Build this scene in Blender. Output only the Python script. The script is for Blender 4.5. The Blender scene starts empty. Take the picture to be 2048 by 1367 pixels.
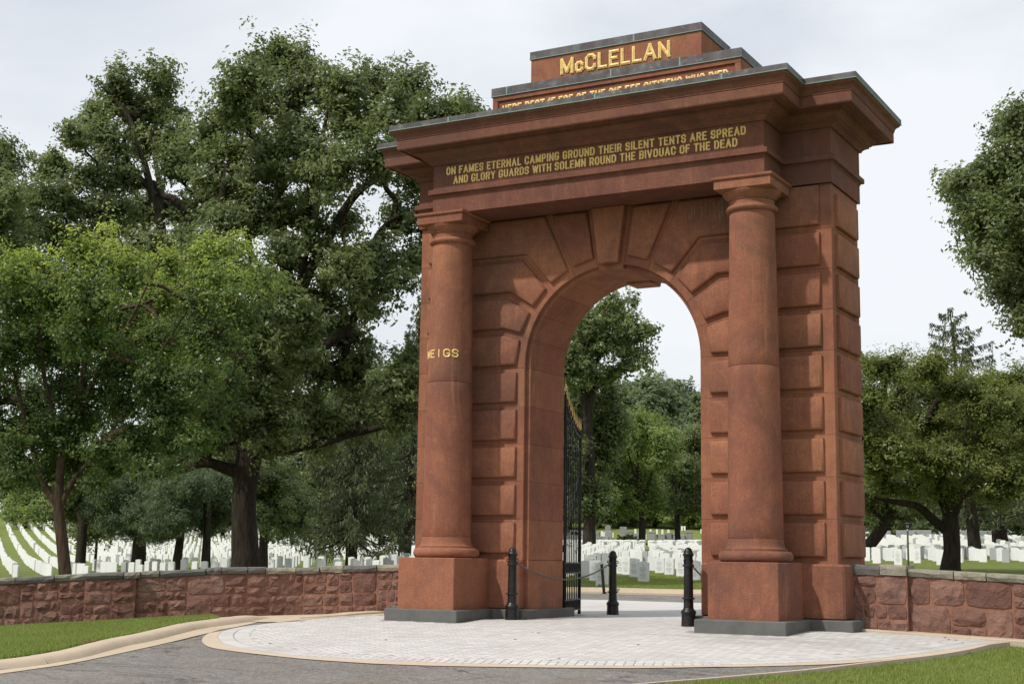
import bpy, bmesh, math, random
import numpy as np
from mathutils import Vector, Matrix
from mathutils.geometry import delaunay_2d_cdt

random.seed(7)
rng = np.random.default_rng(11)
SC = bpy.context.scene
COL = SC.collection

# ------------------------------------------------------------------ camera
CAM = np.array([9.0751, -19.3404, 0.9494])
YAW, PITCH, ROLL, FPX = -0.5085, 0.1495, 0.0138, 2854.9
fw = np.array([math.sin(YAW) * math.cos(PITCH), math.cos(YAW) * math.cos(PITCH), math.sin(PITCH)])
_r = np.array([math.cos(YAW), -math.sin(YAW), 0.0]); _u = np.cross(_r, fw)
rt = _r * math.cos(ROLL) + _u * math.sin(ROLL)
up = -_r * math.sin(ROLL) + _u * math.cos(ROLL)
HF = np.array([math.sin(YAW), math.cos(YAW)])        # horizontal forward
HR = np.array([math.cos(YAW), -math.sin(YAW)])
cd = bpy.data.cameras.new("camera"); cam = bpy.data.objects.new("camera", cd); COL.objects.link(cam)
cam.matrix_world = Matrix(((rt[0], up[0], -fw[0], CAM[0]), (rt[1], up[1], -fw[1], CAM[1]), (rt[2], up[2], -fw[2], CAM[2]), (0, 0, 0, 1)))
cd.sensor_width = 36; cd.lens = FPX / 2048 * 36; cd.clip_start = 0.1; cd.clip_end = 4000
SC.camera = cam

# ------------------------------------------------------------------ world, sun, exposure
SUN_AZ, SUN_EL = math.radians(-28), math.radians(50)   # azimuth from -Y towards -X
sun_dir = Vector((math.sin(SUN_AZ) * math.cos(SUN_EL), -math.cos(SUN_AZ) * math.cos(SUN_EL), math.sin(SUN_EL)))
W = bpy.data.worlds.new("World"); SC.world = W; W.use_nodes = True
nt = W.node_tree; nt.nodes.clear()
out = nt.nodes.new("ShaderNodeOutputWorld"); bg = nt.nodes.new("ShaderNodeBackground"); bg2 = nt.nodes.new("ShaderNodeBackground")
sky = nt.nodes.new("ShaderNodeTexSky"); sky.sky_type = 'NISHITA'; sky.sun_disc = False
sky.sun_elevation = SUN_EL; sky.sun_rotation = math.atan2(sun_dir.x, sun_dir.y); sky.air_density = 1.3; sky.dust_density = 2.5
bg.inputs[1].default_value = 0.11
nt.links.new(sky.outputs[0], bg.inputs[0])
tc = nt.nodes.new("ShaderNodeTexCoord"); mp = nt.nodes.new("ShaderNodeMapping"); mp.inputs['Scale'].default_value = (1.0, 1.0, 2.6)
nz = nt.nodes.new("ShaderNodeTexNoise"); nz.inputs['Scale'].default_value = 1.9; nz.inputs['Detail'].default_value = 7; nz.inputs['Roughness'].default_value = .52; nz.inputs['Distortion'].default_value = .35
nt.links.new(tc.outputs['Generated'], mp.inputs[0]); nt.links.new(mp.outputs[0], nz.inputs[0])
rmp = nt.nodes.new("ShaderNodeMapRange"); rmp.inputs['From Min'].default_value = .28; rmp.inputs['From Max'].default_value = .58
rmp.inputs['To Min'].default_value = .48; rmp.inputs['To Max'].default_value = .97
nt.links.new(nz.outputs[0], rmp.inputs[0])
bg2.inputs[0].default_value = (0.925, 0.955, 1.0, 1); bg2.inputs[1].default_value = 1.0
mx = nt.nodes.new("ShaderNodeMixShader")
nt.links.new(rmp.outputs[0], mx.inputs[0]); nt.links.new(bg.outputs[0], mx.inputs[1]); nt.links.new(bg2.outputs[0], mx.inputs[2])
nt.links.new(mx.outputs[0], out.inputs[0])
sl = bpy.data.lights.new("sun", 'SUN'); sl.energy = 3.4; sl.angle = math.radians(1.6); sl.color = (1.0, 0.94, 0.86)
so = bpy.data.objects.new("sun", sl); COL.objects.link(so); so.rotation_euler = sun_dir.to_track_quat('Z', 'Y').to_euler(); so.location = (0, 0, 30)
SC.view_settings.view_transform = 'Standard'; SC.view_settings.look = 'None'; SC.view_settings.exposure = 0.0; SC.view_settings.gamma = 1
SC.view_settings.use_curve_mapping = False
SC.cycles.max_bounces = 6; SC.cycles.diffuse_bounces = 4; SC.cycles.transparent_max_bounces = 6; SC.cycles.transmission_bounces = 3
SC.cycles.use_denoising = True
SC.cycles.caustics_reflective = False; SC.cycles.caustics_refractive = False

# ------------------------------------------------------------------ photo geometry helpers (pixels of the 2048 px picture -> points of the place)
def ray(px, py):
    v = fw + rt * ((px - 1024) / FPX) + up * ((683.5 - py) / FPX)
    return v / (v[0] * HF[0] + v[1] * HF[1])           # scaled so that horizontal forward depth grows by one
def at(px, py, d): return CAM + ray(px, py) * d
def on_plane(px, py, Y):
    v = ray(px, py); return CAM + v * ((Y - CAM[1]) / v[1])
def depth_of(P): return (P[0] - CAM[0]) * HF[0] + (P[1] - CAM[1]) * HF[1]
def pix(P):
    q = np.asarray(P, float) - CAM; z = q @ fw
    return 1024 + FPX * (q @ rt) / z, 683.5 - FPX * (q @ up) / z

TD = np.array([30, 42, 65, 85, 105, 130, 160, 200, 240, 300, 450, 900.])
TX = np.array([50, 650, 1270, 1900.])
TZ = np.array([[-.46, -.45, -.4, -.25, 0, .9, 2.2, 4.4, 6.5, 9, 12, 16],
               [-.1, -.05, .15, .42, .72, 1.0, 1.35, 2.9, 4.9, 7.5, 10, 14],
               [.02, .24, .72, 1.12, 1.55, 2.0, 2.4, 2.95, 5.3, 9.5, 15, 18],
               [.2, .6, .97, 1.5, 2.4, 3.0, 3.5, 4.2, 5, 6, 9, 14]])
def terr(X, Y):
    X = np.asarray(X, float); Y = np.asarray(Y, float)
    near = np.where(Y < -.6, .045 * (np.maximum(Y, -32) + .6), 0.0)
    near = near - .045 * np.clip(-X - 4, 0, 9) - .035 * np.clip(X - 3.5, 0, 5)
    d = (X - CAM[0]) * HF[0] + (Y - CAM[1]) * HF[1]; l = (X - CAM[0]) * HR[0] + (Y - CAM[1]) * HR[1]
    dd = np.maximum(d, 5.0); px = np.clip(1024 + FPX * l / dd, 50, 1900)
    ix = np.clip(np.searchsorted(TX, px) - 1, 0, 2); tx = (px - TX[ix]) / (TX[ix + 1] - TX[ix])
    tx = tx * tx * (3 - 2 * tx)
    dc = np.clip(d, 30, 899); idd = np.clip(np.searchsorted(TD, dc) - 1, 0, len(TD) - 2); td = (dc - TD[idd]) / (TD[idd + 1] - TD[idd])
    a = TZ[ix, idd] * (1 - td) + TZ[ix, idd + 1] * td; b = TZ[ix + 1, idd] * (1 - td) + TZ[ix + 1, idd + 1] * td
    far = a * (1 - tx) + b * tx
    w = np.clip((d - 26) / 8, 0, 1); w = w * w * (3 - 2 * w)
    return near * (1 - w) + far * w
def ground(px, py):
    v = ray(px, py); lo = 4.0; d = 4.0
    while d < 600:
        P = CAM + v * d
        if P[2] < terr(P[0], P[1]): break
        lo = d; d += .25 if d < 60 else 1.0
    hi = d
    for _ in range(24):
        m = (lo + hi) / 2; P = CAM + v * m
        if P[2] < terr(P[0], P[1]): hi = m
        else: lo = m
    return CAM + v * hi

# ------------------------------------------------------------------ object helpers
def tag(o, label=None, cat=None, group=None, kind=None):
    if label: o['label'] = label
    if cat: o['category'] = cat
    if group: o['group'] = group
    if kind: o['kind'] = kind
    return o
def link(o, parent=None):
    COL.objects.link(o)
    if parent is not None: o.parent = parent
    return o
def empty(name, loc=(0, 0, 0), rz=0):
    o = bpy.data.objects.new(name, None); o.location = loc; o.rotation_euler = (0, 0, rz); o.empty_display_size = .2
    return link(o)
def mobj(name, verts, faces, mat, parent=None, smooth=False, fix=True, local=None):
    """verts/faces -> mesh object; local = origin subtracted from the vertices and given to the object when it has no parent"""
    me = bpy.data.meshes.new(name)
    v = np.asarray(verts, float)
    org = np.zeros(3)
    if parent is not None and tuple(parent.location) != (0, 0, 0):
        pass
    if local is not None: org = np.asarray(local, float); v = v - org
    me.from_pydata(v.tolist(), [], faces)
    if fix:
        bm = bmesh.new(); bm.from_mesh(me); bmesh.ops.recalc_face_normals(bm, faces=bm.faces); bm.to_mesh(me); bm.free()
    if smooth: me.polygons.foreach_set('use_smooth', [True] * len(me.polygons))
    if mat: me.materials.append(mat)
    o = bpy.data.objects.new(name, me); link(o, parent)
    if local is not None: o.location = org
    me.update()
    return o
class MB:
    def __init__(s): s.v = []; s.f = []
    def add(s, vs, fs):
        n = len(s.v); s.v += [tuple(map(float, p)) for p in vs]; s.f += [tuple(i + n for i in f) for f in fs]
    def box(s, x0, x1, y0, y1, z0, z1):
        s.add([(x0, y0, z0), (x1, y0, z0), (x1, y1, z0), (x0, y1, z0), (x0, y0, z1), (x1, y0, z1), (x1, y1, z1), (x0, y1, z1)],
              [(3, 2, 1, 0), (4, 5, 6, 7), (0, 1, 5, 4), (1, 2, 6, 5), (2, 3, 7, 6), (3, 0, 4, 7)])
    def cbox(s, x0, x1, y0, y1, z0, z1, c):
        """box with chamfered edges (convex: octagonal rings)"""
        rings = []
        for z, k in ((z0, c), (z0 + c, 0), (z1 - c, 0), (z1, c)):
            a, b, e, f = x0 + k, x1 - k, y0 + k, y1 - k
            rings.append([(a + c, e, z), (b - c, e, z), (b, e + c, z), (b, f - c, z), (b - c, f, z), (a + c, f, z), (a, f - c, z), (a, e + c, z)])
        n = 8; vs = [p for r in rings for p in r]; fs = [tuple(range(n))[::-1], tuple(range(3 * n, 4 * n))]
        for j in range(3):
            for i in range(n): fs.append((j * n + i, j * n + (i + 1) % n, (j + 1) * n + (i + 1) % n, (j + 1) * n + i))
        s.add(vs, fs)
    def prism(s, poly, y0, y1):
        """poly in XZ extruded along Y"""
        n = len(poly)
        s.add([(x, y0, z) for x, z in poly] + [(x, y1, z) for x, z in poly],
              [tuple(range(n))[::-1], tuple(range(n, 2 * n))] + [(i, (i + 1) % n, n + (i + 1) % n, n + i) for i in range(n)])
    def lathe(s, prof, cx=0, cy=0, n=40, caps=True):
        vs = []; fs = []
        for r, z in prof:
            for i in range(n):
                a = 2 * math.pi * i / n; vs.append((cx + r * math.cos(a), cy + r * math.sin(a), z))
        for j in range(len(prof) - 1):
            for i in range(n): fs.append((j * n + i, j * n + (i + 1) % n, (j + 1) * n + (i + 1) % n, (j + 1) * n + i))
        if caps: fs.append(tuple(range(n))[::-1]); fs.append(tuple(range((len(prof) - 1) * n, len(prof) * n)))
        s.add(vs, fs)
    def tube(s, pts, rad, n=6, caps=True):
        pts = [Vector(p) for p in pts]; k = len(pts)
        rad = rad if hasattr(rad, '__len__') else [rad] * k
        vs = []; fs = []
        prev = None
        for i, p in enumerate(pts):
            t = (pts[min(i + 1, k - 1)] - pts[max(i - 1, 0)]).normalized()
            a = Vector((0, 0, 1)) if abs(t.z) < .9 else Vector((1, 0, 0))
            if prev is not None: a = prev
            e1 = (a - t * a.dot(t)).normalized(); e2 = t.cross(e1); prev = e1
            for j in range(n):
                w = 2 * math.pi * j / n; vs.append(p + (e1 * math.cos(w) + e2 * math.sin(w)) * rad[i])
        for i in range(k - 1):
            for j in range(n): fs.append((i * n + j, i * n + (j + 1) % n, (i + 1) * n + (j + 1) % n, (i + 1) * n + j))
        if caps: fs.append(tuple(range(n))[::-1]); fs.append(tuple(range((k - 1) * n, k * n)))
        s.add(vs, fs)
    def obj(s, name, mat, parent=None, smooth=False, fix=True, local=None): return mobj(name, s.v, s.f, mat, parent, smooth, fix, local)
def autosmooth(o, deg=35):
    me = o.data; bm = bmesh.new(); bm.from_mesh(me)
    for e in bm.edges:
        if len(e.link_faces) == 2 and e.calc_face_angle(0) > math.radians(deg): e.smooth = False
    for f in bm.faces: f.smooth = True
    bm.to_mesh(me); bm.free(); return o

# ------------------------------------------------------------------ materials
class NT:
    def __init__(s, name):
        s.m = bpy.data.materials.new(name); s.m.use_nodes = True; s.t = s.m.node_tree; s.t.nodes.clear()
        s.o = s.n("ShaderNodeOutputMaterial"); s.b = s.n("ShaderNodeBsdfPrincipled"); s.l(s.b.outputs[0], s.o.inputs[0])
    def n(s, t, **k):
        x = s.t.nodes.new(t)
        for a, v in k.items(): setattr(x, a, v)
        return x
    def l(s, a, b): s.t.links.new(a, b)
    def coord(s, scale=(1, 1, 1), obj=False):
        m = s.n("ShaderNodeMapping"); m.inputs['Scale'].default_value = scale
        if obj: c = s.n("ShaderNodeTexCoord"); s.l(c.outputs['Object'], m.inputs[0])
        else: g = s.n("ShaderNodeNewGeometry"); s.l(g.outputs['Position'], m.inputs[0])
        return m.outputs[0]
    def noise(s, vec, scale, detail=4, rough=.55, dist=0):
        x = s.n("ShaderNodeTexNoise"); x.inputs['Scale'].default_value = scale; x.inputs['Detail'].default_value = detail
        x.inputs['Roughness'].default_value = rough; x.inputs['Distortion'].default_value = dist; s.l(vec, x.inputs[0]); return x.outputs[0]
    def rng(s, v, a, b, c=0, d=1):
        x = s.n("ShaderNodeMapRange"); s.l(v, x.inputs[0])
        for k, q in zip(('From Min', 'From Max', 'To Min', 'To Max'), (a, b, c, d)): x.inputs[k].default_value = q
        return x.outputs[0]
    def mix(s, f, a, b, mode='MIX'):
        x = s.n("ShaderNodeMix", data_type='RGBA', blend_type=mode)
        if isinstance(f, (int, float)): x.inputs[0].default_value = f
        else: s.l(f, x.inputs[0])
        for q, i in ((a, 6), (b, 7)):
            if isinstance(q, tuple): x.inputs[i].default_value = q + (1,) if len(q) == 3 else q
            else: s.l(q, x.inputs[i])
        return x.outputs[2]
    def math(s, op, a, b=0.0):
        x = s.n("ShaderNodeMath", operation=op)
        for q, i in ((a, 0), (b, 1)):
            if isinstance(q, (int, float)): x.inputs[i].default_value = q
            else: s.l(q, x.inputs[i])
        return x.outputs[0]
    def hsv(s, col, h=.5, sat=1., v=1.):
        x = s.n("ShaderNodeHueSaturation"); s.l(col, x.inputs['Color'])
        for nme, q in (('Hue', h), ('Saturation', sat), ('Value', v)):
            if isinstance(q, (int, float)): x.inputs[nme].default_value = q
            else: s.l(q, x.inputs[nme])
        return x.outputs[0]
    def bump(s, h, strength=.3, dist=.01, nrm=None):
        x = s.n("ShaderNodeBump"); x.inputs['Strength'].default_value = strength; x.inputs['Distance'].default_value = dist; s.l(h, x.inputs['Height'])
        if nrm is not None: s.l(nrm, x.inputs['Normal'])
        return x.outputs[0]
    def fin(s, col, rough=.8, nrm=None, metal=0, spec=.5):
        if isinstance(col, tuple): s.b.inputs['Base Color'].default_value = col + (1,) if len(col) == 3 else col
        else: s.l(col, s.b.inputs['Base Color'])
        if isinstance(rough, (int, float)): s.b.inputs['Roughness'].default_value = rough
        else: s.l(rough, s.b.inputs['Roughness'])
        s.b.inputs['Metallic'].default_value = metal; s.b.inputs['Specular IOR Level'].default_value = spec
        if nrm is not None: s.l(nrm, s.b.inputs['Normal'])
        return s.m
    def rand(s): return s.n("ShaderNodeObjectInfo").outputs['Random']

def sandstone(name, base, var=.11, streak=.5, bump=.5):
    t = NT(name); P = t.coord()
    big = t.noise(P, 1.1, 5, .6, .4); mid = t.noise(P, 6, 5, .6); fine = t.noise(P, 55, 6, .7)
    hor = t.noise(t.coord((1.6, 1.6, 6)), 1.7, 5, .65, .8); ver = t.noise(t.coord((7, 7, .35)), 1.2, 5, .6)
    dark = tuple(c * .58 for c in base); lite = (min(1, base[0] * 1.22), base[1] * 1.32, base[2] * 1.25); plum = (base[0] * .72, base[1] * .66, base[2] * .82)
    c = t.mix(t.rng(big, .35, .65), base, lite); c = t.mix(t.rng(t.noise(P, .75, 6, .7, 1.2), .48, .62, 0, .75), c, (base[0] * .50, base[1] * .60, base[2] * .78)); c = t.mix(t.math('MULTIPLY', t.rng(t.noise(t.coord((3.2, 3.2, .5)), 1.4, 6, .7, .8), .52, .64, 0, .7), t.rng(t.noise(P, .9, 3), .45, .6)), c, (base[0] * 1.45, base[1] * 1.65, base[2] * 1.5))
    c = t.mix(t.rng(hor, .5, .7, 0, .22), c, plum)
    c = t.mix(t.math('MULTIPLY', t.rng(ver, .46, .68, 0, streak), t.rng(t.noise(P, .55, 4, .6), .38, .6)), c, dark)
    c = t.mix(t.rng(mid, .35, .7, 0, .45), c, plum); c = t.mix(t.rng(t.noise(P, 2.4, 6, .7, .9), .52, .66, 0, .5), c, tuple(x * .66 for x in base))
    c = t.mix(t.rng(fine, .36, .60, .7, 0), c, dark); c = t.mix(t.rng(t.noise(t.coord((16, 16, 2.2)), 1.6, 6, .75, .5), .5, .66, 0, .45), c, (base[0] * .52, base[1] * .58, base[2] * .7)); c = t.mix(t.rng(t.noise(P, .42, 5, .65, .5), .54, .66, 0, .45), c, (.085, .060, .052)); c = t.mix(t.rng(t.noise(P, 26, 5, .7), .56, .7, 0, .5), c, lite)
    r = t.rand(); c = t.hsv(c, t.rng(r, 0, 1, .4965, .5035), 1.0, t.rng(r, 0, 1, 1 - var, 1 + var))
    pits = t.n("ShaderNodeTexVoronoi"); pits.inputs['Scale'].default_value = 22; pits.inputs['Randomness'].default_value = 1; t.l(P, pits.inputs[0])
    pit = t.math('MULTIPLY', t.rng(pits.outputs['Distance'], .0, .12, 1, 0), t.rng(mid, .5, .62))
    c = t.mix(t.math('MULTIPLY', pit, .6), c, dark)
    h = t.math('SUBTRACT', t.math('ADD', fine, t.math('MULTIPLY', mid, .8)), pit)
    return t.fin(c, .88, t.bump(h, .8, .010), spec=.25)
M = {}
M['stone'] = sandstone('red_sandstone', (.325, .130, .074))
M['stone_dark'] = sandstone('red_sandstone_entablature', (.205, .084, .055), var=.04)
def m_rubble():
    t = NT('rubble_sandstone'); P = t.coord(); r = t.rand()
    a = t.noise(P, 5, 6, .65, .5); f = t.noise(P, 28, 6, .7); rock = t.noise(P, 9, 5, .6, 1.2)
    c = t.mix(t.rng(r, .1, .9), (.18, .088, .066), (.29, .165, .125))
    c = t.mix(t.rng(a, .4, .68, 0, .7), c, (.13, .075, .062))
    c = t.mix(t.rng(f, .35, .75, .35, 0), c, (.10, .05, .04)); c = t.mix(t.rng(t.noise(P, .8, 5, .7), .58, .68, 0, .6), c, (.07, .055, .05))
    c = t.mix(t.rng(t.noise(P, 1.7, 4), .56, .7, 0, .55), c, (.24, .17, .12))
    v = t.n("ShaderNodeTexVoronoi"); v.inputs['Scale'].default_value = 8; t.l(P, v.inputs[0])
    h = t.math('ADD', t.math('MULTIPLY', rock, 2.2), t.math('ADD', t.math('MULTIPLY', f, .5), v.outputs['Distance']))
    return t.fin(c, .9, t.bump(h, .7, .022), spec=.2)
M['rubble'] = m_rubble()
def m_simple(name, base, vary=.25, scale=8, rough=.85, bump=.3, bd=.004, dark=None, spec=.3, metal=0, fine=70):
    t = NT(name); P = t.coord(); a = t.noise(P, scale, 6, .65, .3); f = t.noise(P, fine, 5, .7)
    dk = dark or tuple(c * .55 for c in base)
    c = t.mix(t.rng(a, .38, .7, 0, vary * 2), base, dk); c = t.mix(t.rng(f, .3, .7, vary, 0), c, dk)
    return t.fin(c, rough, t.bump(t.math('ADD', a, f), bump, bd), metal, spec)
M['mortar'] = m_simple('red_mortar', (.29, .135, .092), .2, 20, .95, .6, .01)
def m_grey(name, base):
    t = NT(name); P = t.coord(); r = t.rand(); a = t.noise(P, 3, 6, .65, .3); f = t.noise(P, 40, 6, .7); k = t.noise(P, 12, 5, .65, 1)
    c = t.mix(t.rng(r, .25, .75), tuple(x * .72 for x in base), tuple(x * 1.5 for x in (base[0] * 1.06, base[1], base[2] * .82)))
    c = t.mix(t.rng(a, .45, .65, 0, .6), c, tuple(x * .45 for x in base)); c = t.mix(t.rng(f, .3, .7, .35, 0), c, tuple(x * .4 for x in base))
    return t.fin(c, .9, t.bump(t.math('ADD', t.math('MULTIPLY', k, 2), f), .8, .015), spec=.25)
M['cap'] = m_grey('grey_capstone', (.23, .222, .205))
M['granite'] = m_simple('dark_granite_base', (.135, .135, .125), .3, 4, .85, .4, .004, fine=90)
def m_copper():
    t = NT('weathered_copper'); P = t.coord(); a = t.noise(t.coord((1.5, 1.5, .6)), 2, 6, .6, .5); v = t.noise(t.coord((9, 9, .9)), 1.5, 6, .7, .8)
    c = t.mix(t.rng(a, .4, .65), (.060, .046, .048), (.105, .10, .105)); c = t.mix(t.rng(v, .6, .78, 0, .45), c, (.17, .24, .23))
    g = t.n("ShaderNodeNewGeometry"); c = t.mix(t.rng(t.noise(P, 9, 5, .7), .52, .72, 0, .7), c, (.16, .23, .22))
    return t.fin(c, .55, t.bump(v, .15, .003), .25)
M['copper'] = m_copper()
M['seam'] = m_simple('green_copper_seam', (.24, .36, .32), .2, 8, .7)
def m_gold():
    t = NT('gold_leaf'); P = t.coord(); a = t.noise(P, 30, 4)
    c = t.mix(t.rng(a, .4, .65), (.88, .66, .26), (.70, .45, .12)); return t.fin(c, .42, t.bump(a, .2, .002), .18)
M['gold'] = m_gold()
def m_iron():
    t = NT('black_painted_iron'); P = t.coord(); a = t.noise(P, 14, 4); f = t.noise(P, 90, 3)
    c = t.mix(t.rng(a, .4, .7), (.008, .008, .009), (.02, .018, .017)); return t.fin(c, t.rng(a, .3, .7, .3, .5), t.bump(f, .12, .002), 0, .35)
M['iron'] = m_iron()
M['chain'] = m_simple('grey_chain_steel', (.22, .22, .23), .3, 30, .45, .2, metal=.6)
def m_marble(name, a0, b0):
    t = NT(name); P = t.coord((1, 1, 1)); r = t.rand(); a = t.noise(P, 2.5, 5, .65, .6); v = t.noise(t.coord((20, 20, 2)), 1.3, 5, .6); f = t.noise(P, 60, 4, .6)
    c = t.mix(t.rng(r, 0, 1), a0, b0); c = t.mix(t.rng(v, .52, .75, 0, .3), c, (.42, .43, .40)); c = t.mix(t.rng(a, .5, .75, 0, .25), c, (.50, .51, .50))
    return t.fin(c, .6, t.bump(f, .15, .002), spec=.3)
M['marble'] = m_marble('white_marble', (.80, .80, .79), (.70, .71, .71))
M['marble_grey'] = m_marble('weathered_grey_marble', (.40, .42, .43), (.30, .32, .32))
M['monument'] = m_marble('grey_monument_granite', (.30, .30, .31), (.20, .205, .21))
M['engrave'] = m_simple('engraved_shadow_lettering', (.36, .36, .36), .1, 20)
def m_lawn():
    t = NT('mown_lawn'); P = t.coord(); a = t.noise(P, .6, 6, .65, .4); b = t.noise(P, 5, 6, .7); f = t.noise(t.coord((1, 1, 1)), 34, 6, .75); f2 = t.noise(P, 150, 4, .7)
    c = t.mix(t.rng(a, .35, .65), (.185, .235, .055), (.26, .305, .085)); c = t.mix(t.rng(b, .4, .7, 0, .45), c, (.12, .16, .04))
    c = t.mix(t.rng(f, .35, .7, .6, 0), c, (.075, .105, .028)); c = t.mix(t.rng(t.noise(P, 2.3, 5, .7), .58, .72, 0, .5), c, (.17, .17, .065))
    return t.fin(c, .95, t.bump(t.math('ADD', f, f2), .8, .04), spec=.1)
M['lawn'] = m_lawn()
def m_blade():
    t = NT('grass_blade'); at_ = t.n("ShaderNodeAttribute", attribute_name='rnd'); r = at_.outputs['Fac']
    c = t.mix(t.rng(r, 0, .85), (.165, .225, .045), (.34, .40, .11)); c = t.mix(t.rng(r, .88, .94), c, (.26, .24, .11))
    t.fin(c, .7, spec=.2); t.b.inputs['Transmission Weight'].default_value = 0
    tr = t.n("ShaderNodeBsdfTranslucent"); t.l(c, tr.inputs[0]); ms = t.n("ShaderNodeMixShader"); ms.inputs[0].default_value = .3
    t.l(t.b.outputs[0], ms.inputs[1]); t.l(tr.outputs[0], ms.inputs[2]); t.l(ms.outputs[0], t.o.inputs[0]); return t.m
M['blade'] = m_blade()
def m_asphalt():
    t = NT('worn_asphalt'); P = t.coord(); f = t.noise(P, 60, 6, .8); g = t.n("ShaderNodeTexVoronoi"); g.inputs['Scale'].default_value = 55; t.l(P, g.inputs[0])
    a = t.noise(P, .5, 6, .65, .8); st = t.noise(t.coord((.5, 1.6, 1)), .9, 6, .7, 1.2)
    c = t.mix(t.rng(a, .35, .65), (.42, .395, .36), (.32, .305, .285)); c = t.mix(t.rng(st, .54, .62, 0, .8), c, (.085, .08, .078))
    c = t.mix(t.rng(f, .35, .68, .85, 0), c, (.075, .07, .066)); c = t.mix(t.rng(t.noise(P, 14, 5, .75), .42, .6, .55, 0), c, (.10, .095, .09)); c = t.mix(t.rng(t.noise(P, 1.6, 6, .7, .6), .5, .66, 0, .5), c, (.16, .125, .09)); c = t.mix(t.rng(g.outputs['Color'], .62, .72, 0, .45), c, (.34, .31, .27))
    ck = t.n("ShaderNodeTexVoronoi", feature='DISTANCE_TO_EDGE'); ck.inputs['Scale'].default_value = .45
    pc = t.n("ShaderNodeVectorMath", operation='ADD'); wn = t.n("ShaderNodeTexNoise"); wn.inputs['Scale'].default_value = 2.5; wn.inputs['Detail'].default_value = 5; t.l(P, wn.inputs[0]); t.l(P, pc.inputs[0])
    sc_ = t.n("ShaderNodeVectorMath", operation='SCALE'); t.l(wn.outputs['Color'], sc_.inputs[0]); sc_.inputs['Scale'].default_value = .6; t.l(sc_.outputs[0], pc.inputs[1]); t.l(pc.outputs[0], ck.inputs[0])
    cr = t.math('MULTIPLY', t.rng(ck.outputs['Distance'], .003, .010, 1, 0), t.rng(t.noise(P, .35, 3), .5, .6)); c = t.mix(t.math('MULTIPLY', cr, .7), c, (.035, .028, .022))
    return t.fin(c, .92, t.bump(t.math('SUBTRACT', t.math('ADD', f, g.outputs['Distance']), cr), .7, .012), spec=.2)
M['asphalt'] = m_asphalt()
def m_conc(name, base, dark, stain=.5):
    t = NT(name); P = t.coord(); a = t.noise(P, 1.3, 6, .65, .6); b = t.noise(P, 7, 6, .7); f = t.noise(P, 80, 5, .75)
    c = t.mix(t.rng(a, .4, .7, 0, stain), base, dark); c = t.mix(t.rng(b, .45, .75, 0, stain * .7), c, dark); c = t.mix(t.rng(f, .35, .7, .3, 0), c, tuple(x * .6 for x in base))
    return t.fin(c, .9, t.bump(t.math('ADD', b, f), .4, .006), spec=.25)
M['curb'] = m_conc('tan_concrete', (.54, .445, .33), (.36, .30, .225), .45)
M['ribbon'] = m_conc('pinkish_concrete_edging', (.57, .46, .355), (.42, .345, .27), .45)
def m_paver():
    t = NT('pale_grey_paver'); P = t.coord(); r = t.rand(); a = t.noise(P, .55, 6, .65, .7); b = t.noise(P, 3, 6, .7, .5); f = t.noise(P, 80, 5, .75)
    isl = t.math('FRACT', t.math('ADD', t.n("ShaderNodeNewGeometry").outputs['Random Per Island'], r))
    c = t.mix(t.rng(isl, 0, 1), (.64, .62, .595), (.53, .515, .50))
    c = t.mix(t.rng(a, .5, .7, 0, .5), c, (.38, .36, .34)); c = t.mix(t.rng(b, .52, .72, 0, .4), c, (.44, .39, .33)); c = t.mix(t.rng(t.noise(t.coord((.35, 2.2, 1)), .8, 6, .7, 1.), .55, .68, 0, .45), c, (.36, .34, .325)); c = t.mix(t.rng(f, .35, .7, .25, 0), c, (.28, .27, .26))
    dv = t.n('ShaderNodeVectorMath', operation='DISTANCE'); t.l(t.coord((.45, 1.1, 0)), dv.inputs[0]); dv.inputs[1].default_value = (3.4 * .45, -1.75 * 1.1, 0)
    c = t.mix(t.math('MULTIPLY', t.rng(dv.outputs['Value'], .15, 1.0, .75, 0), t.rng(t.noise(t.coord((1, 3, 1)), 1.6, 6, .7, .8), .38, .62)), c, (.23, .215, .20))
    return t.fin(c, .88, t.bump(f, .35, .003), spec=.3)
M['paver'] = m_paver()
M['joint'] = m_simple('dark_paver_joint', (.36, .345, .325), .3, 20, .95)
def m_bark(name, base):
    t = NT(name); P = t.coord(); a = t.noise(t.coord((9, 9, 1.6)), 1.6, 6, .7, .6); b = t.noise(P, 1.2, 4); f = t.noise(P, 40, 4)
    c = t.mix(t.rng(a, .38, .62), tuple(x * .4 for x in base), base); c = t.mix(t.rng(b, .5, .7, 0, .4), c, (base[0] * .8, base[1] * .95, base[2] * .8))
    return t.fin(c, .95, t.bump(t.math('ADD', a, t.math('MULTIPLY', f, .4)), 1.0, .05), spec=.1)
M['bark'] = m_bark('grey_brown_bark', (.060, .048, .038)); M['bark2'] = m_bark('brown_bark', (.12, .085, .062)); M['deadwood'] = m_bark('pale_dead_wood', (.32, .29, .25))
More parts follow.
